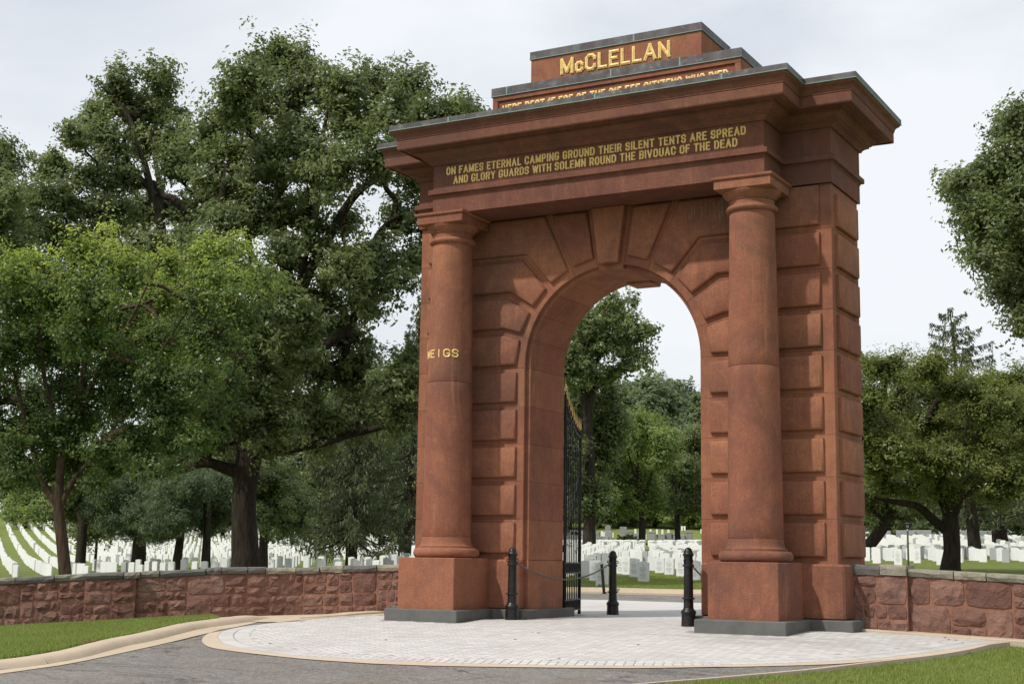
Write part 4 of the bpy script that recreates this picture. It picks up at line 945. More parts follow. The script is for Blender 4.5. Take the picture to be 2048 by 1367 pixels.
def rubble_wall(path, side, t_end, top_f, label, proud, seed):
    """path = front face line starting at the gate; side=+1/-1 turns the tangent into the outward (viewer side) normal"""
    rnd = random.Random(seed); pth = Path(path); T_END = min(t_end, pth.L - .1)
    w = empty('rubble_wall'); tag(w, label, 'stone wall')
    def P3(t, out_, h, frac=None):
        q, tg = pth(t); n = np.array([tg[1], -tg[0]]) * side
        return (q[0] + n[0] * out_, q[1] + n[1] * out_, h)
    def zb(t): q, _ = pth(t); return float(terr(q[0], q[1])) + .03
    def pr(t):
        for a, b, o in proud:
            if a <= t <= b: return o
        return 0.0
    # mortar core in lengths between the proud sections
    cuts = sorted(set([0, T_END] + [c for a, b, _ in proud for c in (a, b) if 0 < c < T_END]))
    for a, b in zip(cuts[:-1], cuts[1:]):
        n = max(2, int((b - a) / .25)); V = []
        for k in range(n + 1):
            t = a + (b - a) * k / n; o = pr((a + b) / 2); zt = top_f(t) - .10
            V += [P3(t, o - .004, zb(t) - .25), P3(t, o - .004, zt), P3(t, -.42, zt), P3(t, -.42, zb(t) - .25)]
        F = [(k * 4 + j, k * 4 + (j + 1) % 4, k * 4 + 4 + (j + 1) % 4, k * 4 + 4 + j) for k in range(n) for j in range(4)] + [(0, 1, 2, 3), (n * 4, n * 4 + 1, n * 4 + 2, n * 4 + 3)]
        mobj('mortar_core', V, F, M['mortar'], w)
        # stones, in (t, fraction of height)
        rects = []; H = .76; x = a
        while x < b - .01:
            x2 = min(b, x + rnd.uniform(.8, 1.5)); x2 = b if b - x2 < .35 else x2
            c = H * rnd.uniform(.42, .6); rects += [(x, x2, 0, c), (x, x2, c, H)]; x = x2
        for (t0, t1, h0, h1) in split(rects, rnd):
            g = rnd.uniform(.006, .012); tz0, tz1 = t0 + g, t1 - g; f0, f1 = (h0 + g) / H, (h1 - g) / H
            ww, hh = t1 - t0, h1 - h0; cx, cy = (tz0 + tz1) / 2, (f0 + f1) / 2
            base = []
            cc_ = min(.035, ww * .10, hh * .10)
            for (sx, sy) in ((-1, -1), (1, -1), (1, 1), (-1, 1)):
                X = tz0 if sx < 0 else tz1; Y = f0 if sy < 0 else f1; jx = rnd.uniform(.2, 1) * cc_; jy = rnd.uniform(.2, 1) * cc_ / H
                pts = [(X, Y - sy * jy), (X - sx * jx, Y)]
                base += pts if sx * sy > 0 else pts[::-1]
            NX, NY = (5, 4) if ww > .2 else (4, 4)
            dep = rnd.uniform(.014, .034); V = []; o0 = pr((a + b) / 2); tlx, tly = rnd.uniform(-.02, .02), rnd.uniform(-.018, .018)
            cj = [(rnd.uniform(.3, 1) * cc_, rnd.uniform(.3, 1) * cc_ / H) for _ in range(4)]
            def add(t, f, d_): z_ = zb(t) + (top_f(t) - .10 - zb(t)) * f; V.append(P3(t, o0 + d_, z_))
            G = {}
            for iy in range(NY):
                for ix in range(NX):
                    u_, v_ = ix / (NX - 1), iy / (NY - 1); edge = ix in (0, NX - 1) or iy in (0, NY - 1)
                    corner = ix in (0, NX - 1) and iy in (0, NY - 1)
                    x_ = tz0 + (tz1 - tz0) * u_; y_ = f0 + (f1 - f0) * v_
                    if corner: c_ = cj[(ix > 0) + 2 * (iy > 0)]; x_ += c_[0] * (1 if ix == 0 else -1); y_ += c_[1] * (1 if iy == 0 else -1)
                    elif edge:
                        if ix in (0, NX - 1): x_ += rnd.uniform(-.004, .008) * (1 if ix == 0 else -1); y_ += rnd.uniform(-.12, .12) * (f1 - f0)
                        else: y_ += rnd.uniform(-.004, .010) * (1 if iy == 0 else -1); x_ += rnd.uniform(-.1, .1) * ww
                    else: x_ += rnd.uniform(-.11, .11) * ww; y_ += rnd.uniform(-.13, .13) * (f1 - f0)
                    d_ = rnd.uniform(.002, .014) if edge else dep + tlx * (u_ - .5) * 2 + tly * (v_ - .5) * 2 + rnd.choice([-.014, -.006, 0, .006, .016])
                    G[ix, iy] = len(V); add(x_, y_, max(d_, .004))
            F = []
            for iy in range(NY - 1):
                for ix in range(NX - 1):
                    q = (G[ix, iy], G[ix + 1, iy], G[ix + 1, iy + 1], G[ix, iy + 1])
                    F += [(q[0], q[1], q[2]), (q[0], q[2], q[3])] if rnd.random() < .5 else [(q[0], q[1], q[3]), (q[1], q[2], q[3])]
            per = [(i, 0) for i in range(NX)] + [(NX - 1, i) for i in range(1, NY)] + [(i, NY - 1) for i in range(NX - 2, -1, -1)] + [(0, i) for i in range(NY - 2, 0, -1)]
            n0 = len(V)
            for k_ in per:
                p_ = V[G[k_]]; q_, tg_ = pth(cx); nn_ = np.array([tg_[1], -tg_[0]]) * side; V.append((p_[0] - nn_[0] * .04, p_[1] - nn_[1] * .04, p_[2]))
            m_ = len(per)
            for i in range(m_): F.append((G[per[i]], G[per[(i + 1) % m_]], n0 + (i + 1) % m_, n0 + i))
            F.append(tuple(range(n0, n0 + m_)))
            mobj('rubble_stone', V, F, M['rubble'], w)
    # capstones
    x = 0.0
    while x < T_END - .05:
        Lc = rnd.choice([.26, .3, .42, .42, .5, .62, .75]) if x > 1.2 else .6
        x2 = min(T_END, x + Lc); o = pr((x + x2) / 2); 
        for c in [c for a, b, _ in proud for c in (a, b)]:
            if x < c - .1 < x2 and x2 > c + .0: x2 = c
        a0, a1 = x + .006, x2 - .006; m_ = 4; V = []; F = []
        lift = .035 if pr((x + x2) / 2) > 0 and x < 1.3 else 0
        hj = rnd.uniform(-.006, .01)
        for k in range(m_ + 1):
            t = a0 + (a1 - a0) * k / m_; zt = top_f(t) + hj + lift; oo = o + .035 + rnd.uniform(-.01, .022)
            V += [P3(t, -.46, zt - .10 - lift), P3(t, -.46, zt), P3(t, oo - .03, zt + rnd.uniform(-.006, .002)), P3(t, oo + rnd.uniform(-.012, .004), zt - .012), P3(t, oo + rnd.uniform(0, .02), zt - .05 + rnd.uniform(-.012, .012)), P3(t, oo - .012, zt - lift - .098 - rnd.uniform(0, .008)), P3(t, oo - .03, zt - lift - .103)]
        q = 7
        for k in range(m_):
            for j in range(q): F.append((k * q + j, k * q + (j + 1) % q, (k + 1) * q + (j + 1) % q, (k + 1) * q + j))
        F += [tuple(range(q)), tuple(range(m_ * q, m_ * q + q))]
        mobj('capstone', V, F, M['cap'], w); x = x2
    return w
# top heights along the left wall, from the picture
lw = Path(lw_path); tt = []; hh_ = []
for px, py in [(795, 1128), (760, 1128), (600, 1134), (440, 1134.5), (290, 1142), (170, 1146), (0, 1155), (-200, 1168)]:
    best = min(np.linspace(0, lw.L, 600), key=lambda t: abs(pix((*lw(t)[0], .7))[0] - px)); q, _ = lw(best); tt.append(best); hh_.append(at(px, py, depth_of(q))[2])
T_ = lambda px: float(min(np.linspace(0, lw.L, 900), key=lambda t: abs(pix((*lw(t)[0], .3))[0] - px)))
print('LW', list(zip(np.round(tt, 2), np.round(hh_, 3))))
rubble_wall(lw_path, -1, T_(-550), lambda t: float(np.interp(t, tt, hh_)), 'low red rubble stone wall with grey capstones curving away on the left side of the gate', [(0, T_(753), .0), (T_(272), T_(171), .10)], 5)
rw = Path(rw_path)
def rtop(t): return float(np.interp(t, [0, .4, 2.6, 6, 12], [.90, .885, .80, .72, .6]))
TR = lambda px: float(min(np.linspace(0, rw.L, 900), key=lambda t: abs(pix((*rw(t)[0], .3))[0] - px)))
print('RW', TR(1709), TR(1822), TR(2048), pix((*rw(TR(2048))[0], rtop(TR(2048)))))
rubble_wall(rw_path, 1, TR(2048) + 2.5, rtop, 'low red rubble stone wall with pale grey capstones running off the right side of the gate', [(0, TR(1818), .10)], 9)

# ================================================================== TREES
def unit(v): return v / np.maximum(np.linalg.norm(v, axis=-1, keepdims=True), 1e-9)
def leaf_mesh(name, C, L, Wd, mat, clump, up=.8, outw=None, fold=.25, dirs=None, nrm=None):
    """C (n,3) leaf centres -> rhombus leaves with 'rnd' and 'clump' attributes"""
    n = len(C)
    if n == 0: return None
    N = rng.normal(size=(n, 3)) * .75; N[:, 2] += up
    if outw is not None: N += outw * 1.15
    if nrm is not None: N = nrm
    N = unit(N)
    D = rng.normal(size=(n, 3)) if dirs is None else dirs + rng.normal(size=(n, 3)) * .25
    D = unit(D - N * np.sum(D * N, 1, keepdims=True)); S = np.cross(N, D)
    l = (L * rng.uniform(.7, 1.3, n))[:, None]; w = (Wd * rng.uniform(.75, 1.25, n))[:, None]
    V = np.stack([C - D * l / 2, C + S * w / 2 + N * w * fold - D * l * .05, C + D * l / 2, C - S * w / 2 + N * w * fold - D * l * .05], 1).reshape(-1, 3)
    me = bpy.data.meshes.new(name); me.vertices.add(n * 4); me.vertices.foreach_set('co', V.astype(np.float32).ravel())
    me.loops.add(n * 4); me.loops.foreach_set('vertex_index', np.arange(n * 4, dtype=np.int32)); me.polygons.add(n); me.polygons.foreach_set('loop_start', np.arange(0, n * 4, 4, dtype=np.int32))
    me.update(calc_edges=True)
    a = me.attributes.new('rnd', 'FLOAT', 'POINT'); a.data.foreach_set('value', np.repeat(rng.random(n), 4).astype(np.float32))
    a = me.attributes.new('clump', 'FLOAT', 'POINT'); a.data.foreach_set('value', np.repeat(clump, 4).astype(np.float32))
    me.materials.append(mat); return me
def wood_mesh(name, segs, mat):
    """segs: arrays A,B (n,3), ra, rb (n) -> frusta"""
    A, B, ra, rb = segs; V = []; F = []; o = 0; allv = []; allf = []
    for k, msk in ((10, rb > .06), (6, (rb <= .06) & (rb > .02)), (4, rb <= .02)):
        a, b, r0, r1 = A[msk], B[msk], ra[msk], rb[msk]; n = len(a)
        if n == 0: continue
        T = unit(b - a); H = np.where(np.abs(T[:, 2:3]) > .9, np.array([[1., 0, 0]]), np.array([[0., 0, 1.]])); E1 = unit(H - T * np.sum(H * T, 1, keepdims=True)); E2 = np.cross(T, E1)
        w = np.arange(k) * 2 * math.pi / k; c, s = np.cos(w)[None, :, None], np.sin(w)[None, :, None]; ringd = E1[:, None] * c + E2[:, None] * s
        ext = T * (r0 * .4)[:, None]
        lo = (a - ext)[:, None] + ringd * r0[:, None, None]; hi = (b + ext * 0)[:, None] + ringd * r1[:, None, None]
        v = np.concatenate([lo, hi], 1).reshape(-1, 3); i = np.arange(k); j = (i + 1) % k
        f = np.stack([i, j, j + k, i + k], 1)[None] + (np.arange(n) * 2 * k)[:, None, None] + o
        allv.append(v); allf.append(f.reshape(-1, 4)); o += len(v)
    v = np.concatenate(allv); f = np.concatenate(allf); n = len(f)
    me = bpy.data.meshes.new(name); me.vertices.add(len(v)); me.vertices.foreach_set('co', v.astype(np.float32).ravel()); me.loops.add(n * 4); me.loops.foreach_set('vertex_index', f.astype(np.int32).ravel())
    me.polygons.add(n); me.polygons.foreach_set('loop_start', np.arange(0, n * 4, 4, dtype=np.int32)); me.polygons.foreach_set('use_smooth', np.ones(n, bool)); me.update(calc_edges=True); me.materials.append(mat); return me
def smooth_poly(P, rad, k=6, wob=.0):
    P = np.array(P, float); n = len(P); t = np.arange(n); s = np.linspace(0, n - 1, (n - 1) * k + 1); out_ = []
    for x in s:
        i = min(int(x), n - 2); f = x - i; p0, p1, p2, p3 = P[max(i - 1, 0)], P[i], P[i + 1], P[min(i + 2, n - 1)]
        out_.append(.5 * ((2 * p1) + (-p0 + p2) * f + (2 * p0 - 5 * p1 + 4 * p2 - p3) * f * f + (-p0 + 3 * p1 - 3 * p2 + p3) * f ** 3))
    out_ = np.array(out_)
    if wob: out_[1:] += rng.normal(size=out_[1:].shape) * wob
    return out_, np.interp(s, t, rad)
def make_tree(name, label, group, origin, limbs, lobes, nclump, nleaf, leafL, leafW, mat, bark, spread=.38, flat=.6, up=.8, tip=None, catg='tree', bald=0.0, surf=.45, twig=.012, crown_name='crown', attach_pow=1.0):
    """limbs: list of (points, radii); lobes: (centre, radius(3) or r). Everything in world coordinates."""
    org = np.array(origin, float)
    nodes = []; nrad = []; sA, sB, sra, srb = [], [], [], []
    for pts, rad in limbs:
        q, r = smooth_poly(pts, rad, 6, .0)
        for i in range(len(q) - 1): sA.append(q[i]); sB.append(q[i + 1]); sra.append(r[i]); srb.append(r[i + 1])
        nodes += list(q[2:]); nrad += list(r[2:])
    nodes = np.array(nodes); nrad = np.array(nrad)
    # clump points
    C = []; R_l = np.array([np.mean(l[1]) for l in lobes]); wgt = R_l ** 2 / np.sum(R_l ** 2); cnt = np.maximum(3, (wgt * nclump).astype(int)); lob = []
    for k, ((c, r), m) in enumerate(zip(lobes, cnt)):
        d = unit(rng.normal(size=(m, 3))); q = rng.random(m) ** surf; d = d * q[:, None] * (1 + .16 * rng.normal(size=(m, 1))); C.append(np.array(c) + d * np.array(r)); lob += [k] * m
    C = np.concatenate(C); lob = np.array(lob); lobc = np.array([l[0] for l in lobes])
    ph_ = rng.uniform(0, 6.28, 6); fr = rng.uniform(1.3, 2.6, 6); q_ = C / max(.6, float(np.median(R_l)))
    C = C + (np.stack([np.sin(q_[:, 1] * fr[0] + ph_[0]) + np.sin(q_[:, 2] * fr[1] * 1.7 + ph_[1]), np.sin(q_[:, 2] * fr[2] + ph_[2]) + np.sin(q_[:, 0] * fr[3] * 1.7 + ph_[3]), np.sin(q_[:, 0] * fr[4] + ph_[4]) + np.sin(q_[:, 1] * fr[5] * 1.9 + ph_[5])], 1)) * float(np.median(R_l)) * .13
    # grow twigs: clumps sorted by distance from existing wood
    dd = np.min(np.linalg.norm(C[:, None] - nodes[None], axis=2), axis=1) if len(nodes) < 4000 else None
    od = np.argsort(dd); NP = np.zeros((len(nodes) + len(C) * 4 + 8, 3)); NP[:len(nodes)] = nodes; NR = np.zeros(len(NP)); NR[:len(nodes)] = nrad; m = len(nodes)
    par = -np.ones(len(NP), int); cntd = np.zeros(len(NP)); k0 = m
    for i in od:
        c = C[i]; v = NP[:m] - c; ds = np.sqrt((v * v).sum(1)); ds = ds + np.maximum(0, v[:, 2]) * .6; j = int(np.argmin(ds)); L = np.linalg.norm(c - NP[j])
        nseg = 1 if L < .5 else (2 if L < 1.5 else 4); prev = j; a = NP[j]; side = rng.normal(size=3) * L * .07; side[2] += L * .06
        for s in range(1, nseg + 1):
            f = s / nseg; p = a + (c - a) * f + side * math.sin(math.pi * f); NP[m] = p; par[m] = prev; prev = m; m += 1
        cntd[prev] = 1
    for i in range(m - 1, k0 - 1, -1): cntd[par[i]] += cntd[i]
    r_all = np.where(np.arange(len(NP)) < k0, NR, twig * np.maximum(cntd, 1) ** .45)
    ii = np.arange(k0, m); A = NP[par[ii]]; B = NP[ii]; ra = np.minimum(r_all[par[ii]], r_all[ii] * 1.25 + .004); rb = r_all[ii]
    segs = (np.concatenate([np.array(sA), A]), np.concatenate([np.array(sB), B]), np.concatenate([np.array(sra), ra]), np.concatenate([np.array(srb), rb]))
    segs = (segs[0] - org, segs[1] - org, segs[2], segs[3])
    root = empty(name, tuple(org)); tag(root, label, catg, group)
    o = bpy.data.objects.new('trunk', wood_mesh('trunk', segs, bark)); link(o, root)
    # leaves
    keep = rng.random(len(C)) > bald; Ck = C[keep]; lk = lob[keep]; per = max(1, nleaf // max(1, len(Ck)))
    cl = rng.random(len(Ck)); hz = Ck[:, 2]; 
    if tip is not None: cl = np.clip(tip(Ck) + rng.normal(size=len(Ck)) * .18, 0, 1)
    cen_ = np.mean(lobc, axis=0); ax = unit(unit(Ck - lobc[lk]) * .9 + rng.normal(size=Ck.shape) * .55 + unit(Ck - cen_) * .4 + np.array([0, 0, .25]))
    g_ = np.clip(rng.normal(size=(len(Ck), per, 3)), -1.75, 1.75) * np.array([1, 1, max(flat, .5)]) * spread * .62
    al_ = rng.uniform(-1.1, 1.6, (len(Ck), per, 1)); off = (g_ * (1.15 - .38 * np.abs(al_)) + al_ * ax[:, None] * spread * 1.15) * rng.uniform(.55, 1.45, (len(Ck), 1, 1))
    P = (Ck[:, None] + off).reshape(-1, 3); outw = unit(P - lobc[np.repeat(lk, per)])
    cl2 = np.clip(np.repeat(cl, per) + rng.normal(size=len(P)) * .12, 0, 1)
    me = leaf_mesh('crown', P - org, leafL, leafW, mat, cl2, up, outw); o = bpy.data.objects.new(crown_name, me); link(o, root)
    return root
def lb(lst, D, jit=.05, zx=1.0, seed=1):
    r_ = random.Random(seed); R = []
    for px, py, r in lst:
        rr = r / FPX * D * .92; d = D + r_.uniform(-1, 1) * jit * D; R.append((at(px, py, d), np.array([rr, rr, rr * zx])))
    return R
def ln(pts, D, radii, seed=1, jit=.012):
    r_ = random.Random(seed); return ([at(px, py, D + (r_.uniform(-1, 1) * jit * D if i > 1 else 0)) for i, (px, py) in enumerate(pts)], radii)
def basept(px, D):
    for py in (1200,):
        P = at(px, py, D); return np.array([P[0], P[1], float(terr(P[0], P[1])) - .1])

# -- B: the big oak
D = 38; bp = basept(488, D)
limbsB = [([bp - (0, 0, .2), bp + (0, 0, .9)] + [at(487, 1060, D), at(490, 980, D), at(500, 905, D)], [.56, .38, .32, .31, .34]),
          ln([(494, 950), (450, 935), (410, 925), (360, 940), (310, 948), (250, 935)], D, [0.222, 0.163, 0.126, 0.104, 0.0814, 0.0518], 3),
          ln([(498, 910), (478, 830), (462, 740), (440, 640), (425, 540), (440, 430), (455, 330)], D, [0.296, 0.252, 0.222, 0.192, 0.163, 0.126, 0.074], 4),
          ln([(502, 910), (530, 820), (565, 700), (580, 600), (566, 500), (560, 400), (560, 300), (575, 200)], D, [0.281, 0.244, 0.215, 0.192, 0.163, 0.133, 0.0962, 0.0518], 5),
          ln([(572, 680), (610, 560), (660, 470), (715, 385), (790, 340), (860, 320)], D, [0.192, 0.163, 0.141, 0.111, 0.0814, 0.0444], 6),
          ln([(530, 820), (610, 720), (690, 660), (740, 570), (750, 480), (800, 430), (850, 430)], D, [0.178, 0.148, 0.126, 0.104, 0.0814, 0.0592, 0.037], 7),
          ln([(506, 905), (560, 900), (640, 885), (700, 868), (770, 850), (850, 812), (900, 790)], D, [0.192, 0.148, 0.126, 0.104, 0.0888, 0.0666, 0.037], 8),
          ln([(455, 700), (400, 640), (350, 560), (300, 470)], D, [0.148, 0.111, 0.0888, 0.0518], 9), ln([(560, 640), (500, 500), (500, 380), (480, 260)], D, [0.126, 0.0962, 0.074, 0.0444], 10), ln([(600, 580), (620, 420), (640, 300), (660, 200)], D, [0.126, 0.104, 0.074, 0.037], 11)]
lobB = [(600, 125, 52), (545, 120, 45), (500, 145, 45), (455, 195, 48), (500, 230, 62), (575, 200, 65), (640, 175, 52), (700, 180, 48), (755, 165, 42), (820, 175, 46), (700, 240, 60), (790, 235, 58), (865, 225, 45), (915, 245, 36), (945, 215, 28), (870, 290, 50), (430, 270, 50), (450, 350, 62), (530, 320, 72), (610, 300, 66), (680, 330, 66), (760, 320, 52), (830, 350, 40),
        (470, 440, 56), (540, 430, 55), (620, 400, 40), (800, 430, 52), (840, 500, 48), (760, 510, 52), (700, 540, 42), (730, 600, 40), (780, 570, 36), (640, 600, 46), (620, 660, 58), (690, 660, 46), (740, 605, 28), (560, 560, 36), (480, 560, 52), (400, 520, 52), (400, 600, 55), (440, 680, 52), (520, 660, 50), (560, 730, 58), (640, 740, 62), (720, 740, 60), (790, 770, 52), (830, 720, 40), (480, 780, 60), (400, 740, 58), (350, 800, 52), (420, 850, 56), (560, 820, 56), (640, 830, 52), (720, 830, 50), (800, 830, 44), (340, 880, 46), (280, 920, 38), (640, 490, 40), (600, 520, 38), (685, 450, 38), (715, 505, 32), (620, 440, 36), (570, 480, 36), (660, 545, 34), (850, 790, 42), (560, 880, 40), (650, 890, 34), (880, 760, 40)]
frontB = lb([(480, 810, 46), (530, 770, 50), (490, 720, 46), (430, 790, 46), (560, 850, 40), (425, 870, 36), (520, 650, 44), (600, 700, 44), (460, 640, 42), (560, 590, 34), (470, 560, 40), (520, 870, 26), (370, 830, 40), (600, 620, 36), (445, 500, 36)], D - 3.2, .02, 1, 3)
make_tree('oak_tree', 'largest oak with a massive dark trunk standing directly behind the left wall', None, bp, limbsB, lb(lobB, D, .06, 1, 2) + frontB, 2900, 165000, .142, .072, M['oak'], M['bark'], spread=.25, surf=.6, bald=.13)
# -- C: second oak, further left
D = 58; bp = basept(494, D)
limbsC = [([bp, bp + (0, 0, 1.5)] + [at(490, 1000, D), at(460, 890, D), at(380, 740, D), at(326, 620, D), at(322, 500, D)], [.5, .36, .34, .32, .3, .28, .22]),
          ln([(324, 520), (318, 420), (310, 370), (270, 372), (230, 365)], D, [.26, .22, .17, .13, .06], 2), ln([(326, 560), (380, 460), (350, 400), (322, 380), (300, 250)], D, [.2, .16, .15, .12, .05], 3),
          ln([(326, 620), (250, 540), (180, 470), (110, 400)], D, [.22, .17, .12, .06], 4), ln([(324, 480), (290, 330), (260, 240), (220, 190)], D, [.2, .14, .1, .05], 5), ln([(327, 700), (200, 620), (90, 560), (30, 500)], D, [.2, .15, .11, .06], 6), ln([(310, 390), (255, 320), (250, 260)], D, [.14, .1, .05], 7)]
lobC = [(240, 165, 35), (232, 205, 42), (320, 155, 36), (330, 210, 40), (285, 225, 50), (180, 240, 36), (165, 275, 34), (215, 280, 48), (300, 290, 52), (355, 265, 40), (395, 300, 40), (355, 330, 46), (240, 345, 42), (170, 350, 36), (125, 330, 30), (85, 350, 24), (90, 390, 34), (145, 410, 42), (215, 420, 52), (290, 430, 52), (360, 420, 52), (410, 400, 42), (60, 440, 46), (120, 480, 50), (200, 500, 60), (290, 510, 56), (370, 500, 50), (40, 520, 46), (110, 570, 56), (200, 590, 60), (300, 600, 60), (380, 600, 50), (20, 420, 30), (60, 620, 56), (160, 680, 60), (260, 690, 60), (350, 690, 56), (0, 560, 50)]
make_tree('oak_tree', 'second tall oak on the left, rounded crown between the big oak and the left edge', None, bp, limbsC, lb(lobC, D, .05, 1, 5), 1900, 100000, .19, .10, M['oak'], M['bark'], spread=.34, surf=.6, bald=.13)
# -- D: far left
D = 52; bp = basept(-150, D)
limbsD = [([bp, bp + (0, 0, 3), at(-130, 800, D), at(-110, 600, D), at(-80, 450, D)], [.5, .4, .35, .28, .14]), ln([(-110, 600), (-50, 480), (-10, 400), (10, 330)], D, [.2, .14, .1, .05], 3)]
lobD = [(-5, 295, 28), (5, 335, 30), (-30, 330, 45), (-10, 380, 40), (25, 395, 22), (-40, 420, 50), (10, 445, 34), (-20, 490, 50), (40, 500, 30), (-80, 380, 60), (-90, 480, 70), (-60, 560, 60), (0, 560, 46)]
make_tree('oak_tree', 'oak at the left edge of the picture, its crown cut by the frame', None, bp, limbsD, lb(lobD, D, .05, 1, 6), 800, 36000, .18, .095, M['oak'], M['bark'], spread=.36, surf=.5)
# -- A: small bright tree just behind the wall
D = 31; bp = basept(133, D)
limbsA = [([bp, bp + (0, 0, .5)] + [at(126, 1100, D), at(118, 1020, D), at(120, 940, D), at(128, 860, D)], [.19, .145, .13, .115, .09, .075]),
          ln([(117, 1012), (92, 975), (66, 900), (40, 800), (20, 690), (10, 600)], D, [.09, .075, .06, .045, .03, .015], 3),
          ln([(121, 1010), (150, 955), (200, 900), (260, 800), (330, 690), (390, 600), (450, 540)], D, [.075, .06, .05, .042, .033, .022, .012], 4),
          ln([(126, 880), (158, 790), (172, 700), (176, 600), (168, 520), (200, 470)], D, [.08, .065, .055, .04, .025, .01], 5), ln([(130, 860), (190, 760), (250, 660), (290, 580), (320, 520)], D, [.06, .05, .036, .025, .012], 6), ln([(124, 880), (90, 760), (80, 640), (100, 540)], D, [.06, .05, .03, .012], 7),
          ln([(200, 900), (290, 850), (380, 810), (450, 760), (500, 700)], D, [.04, .035, .03, .02, .01], 8), ln([(330, 690), (420, 640), (500, 590), (530, 560)], D, [.03, .022, .015, .008], 9)]
lobA = [(215, 455, 14), (222, 490, 24), (150, 505, 34), (90, 530, 38), (30, 545, 36), (-30, 520, 45), (290, 545, 26), (250, 540, 44), (350, 540, 36), (400, 510, 26), (450, 500, 24), (495, 495, 16), (420, 550, 36), (480, 545, 26), (520, 560, 22), (530, 600, 20), (180, 580, 52), (110, 600, 54), (40, 600, 54), (320, 600, 50), (400, 610, 46), (460, 600, 36), (500, 640, 26), (250, 640, 56), (170, 670, 56), (90, 690, 58), (10, 700, 62), (330, 680, 50), (410, 680, 46), (470, 690, 34), (240, 730, 56), (150, 760, 56), (60, 790, 60), (-30, 790, 60), (320, 760, 52), (400, 750, 44), (460, 770, 34), (250, 810, 48), (350, 830, 46), (180, 840, 46), (90, 870, 50), (10, 880, 50), (420, 830, 36), (280, 880, 40), (200, 900, 34), (-50, 920, 50), (40, 940, 34), (340, 890, 34), (400, 880, 30), (60, 950, 34), (160, 930, 34), (230, 940, 30), (110, 930, 36), (-20, 960, 36), (290, 930, 28), (20, 900, 44), (130, 880, 44), (200, 960, 18), (330, 930, 20), (60, 840, 46), (150, 830, 46), (210, 790, 44)]
tipz = lambda C: (C[:, 2] - 4.2) / 3.6
make_tree('elm_tree', 'slim young tree with bright yellow-green leaf tips and leaning trunk, before the oaks', None, bp, limbsA, lb(lobA, D, .07, 1, 8), 2700, 105000, .088, .05, M['elm'], M['bark2'], spread=.19, flat=.55, tip=tipz, surf=.55, twig=.006)
# -- F: broad tree behind the right wall
D = 46; bp = basept(1903, D)
limbsF = [([bp - (0, 0, .15), bp + (0, 0, .25), at(1904, 1100, D), at(1902, 1060, D), at(1900, 1030, D)], [.52, .33, .27, .27, .25]),
          ln([(1896, 1062), (1868, 1040), (1835, 1012), (1790, 1003), (1750, 995)], D, [.18, .15, .12, .09, .06], 3), ln([(1900, 1040), (1894, 960), (1880, 880), (1860, 800)], D, [.2, .15, .11, .07], 4),
          ln([(1902, 1040), (1925, 985), (1965, 930), (2010, 880), (2050, 830)], D, [.18, .14, .11, .08, .05], 5), ln([(1898, 1035), (1870, 975), (1830, 930), (1790, 880), (1760, 820)], D, [.16, .12, .1, .07, .04], 6), ln([(1903, 1025), (1920, 940), (1930, 860), (1950, 780)], D, [.16, .12, .09, .05], 7), ln([(1930, 990), (2000, 955), (2060, 935), (2120, 910)], D, [.11, .08, .06, .04], 8)]
lobF = [(1740, 735, 36), (1775, 730, 34), (1735, 790, 42), (1810, 755, 42), (1850, 735, 34), (1870, 780, 46), (1800, 820, 50), (1930, 780, 44), (1985, 765, 38), (2040, 760, 40), (1990, 820, 50), (2060, 820, 52), (1920, 840, 50), (1860, 850, 50), (1750, 860, 46), (1790, 900, 46), (1850, 920, 46), (1920, 910, 48), (1990, 890, 48), (2060, 890, 52), (1750, 930, 36), (1830, 970, 34), (1890, 970, 34), (1950, 965, 38), (2020, 950, 44), (2090, 950, 46), (1780, 975, 28), (2110, 820, 60), (2130, 900, 60), (2000, 985, 28), (1725, 880, 34), (1720, 830, 34)]
make_tree('zelkova_tree', 'broad olive-green tree with a thick forking trunk standing behind the right wall', None, bp, limbsF, lb(lobF, D, .07, .72, 9), 3000, 140000, .115, .055, M['zelkova'], M['bark'], spread=.26, flat=.32, surf=.55, up=1.4)
# -- G: crown hanging in from the right edge
D = 27; bp = basept(2330, D)
limbsG = [([bp, bp + (0, 0, 2), at(2320, 800, D), at(2280, 600, D), at(2230, 450, D)], [.38, .32, .28, .22, .12]), ln([(2290, 640), (2180, 560), (2090, 500), (2000, 440), (1940, 390)], D, [.14, .1, .07, .04, .015], 3), ln([(2280, 600), (2170, 430), (2080, 320), (2030, 240)], D, [.14, .1, .06, .02], 4), ln([(2300, 700), (2200, 640), (2110, 620), (2050, 600)], D, [.1, .08, .05, .02], 5)]
lobG = [(2030, 215, 16), (2045, 255, 34), (2010, 265, 24), (2060, 320, 46), (1990, 330, 30), (1955, 350, 26), (1925, 365, 22), (1910, 385, 16), (1960, 390, 36), (2020, 390, 46), (2080, 400, 60), (1945, 430, 28), (1990, 450, 42), (2060, 470, 60), (1960, 490, 28), (1985, 530, 28), (2040, 540, 44), (2100, 540, 70), (2000, 580, 24), (2050, 610, 32), (2035, 655, 10), (2060, 650, 22), (2120, 300, 70), (2150, 450, 90), (2130, 640, 50)]
make_tree('elm_tree', 'tree entering at the upper right edge with its leafy crown hanging in from outside', None, bp, limbsG, lb(lobG, D, .06, 1, 11), 1700, 75000, .10, .052, M['oak'], M['bark'], spread=.2, flat=.6, surf=.5, twig=.007)
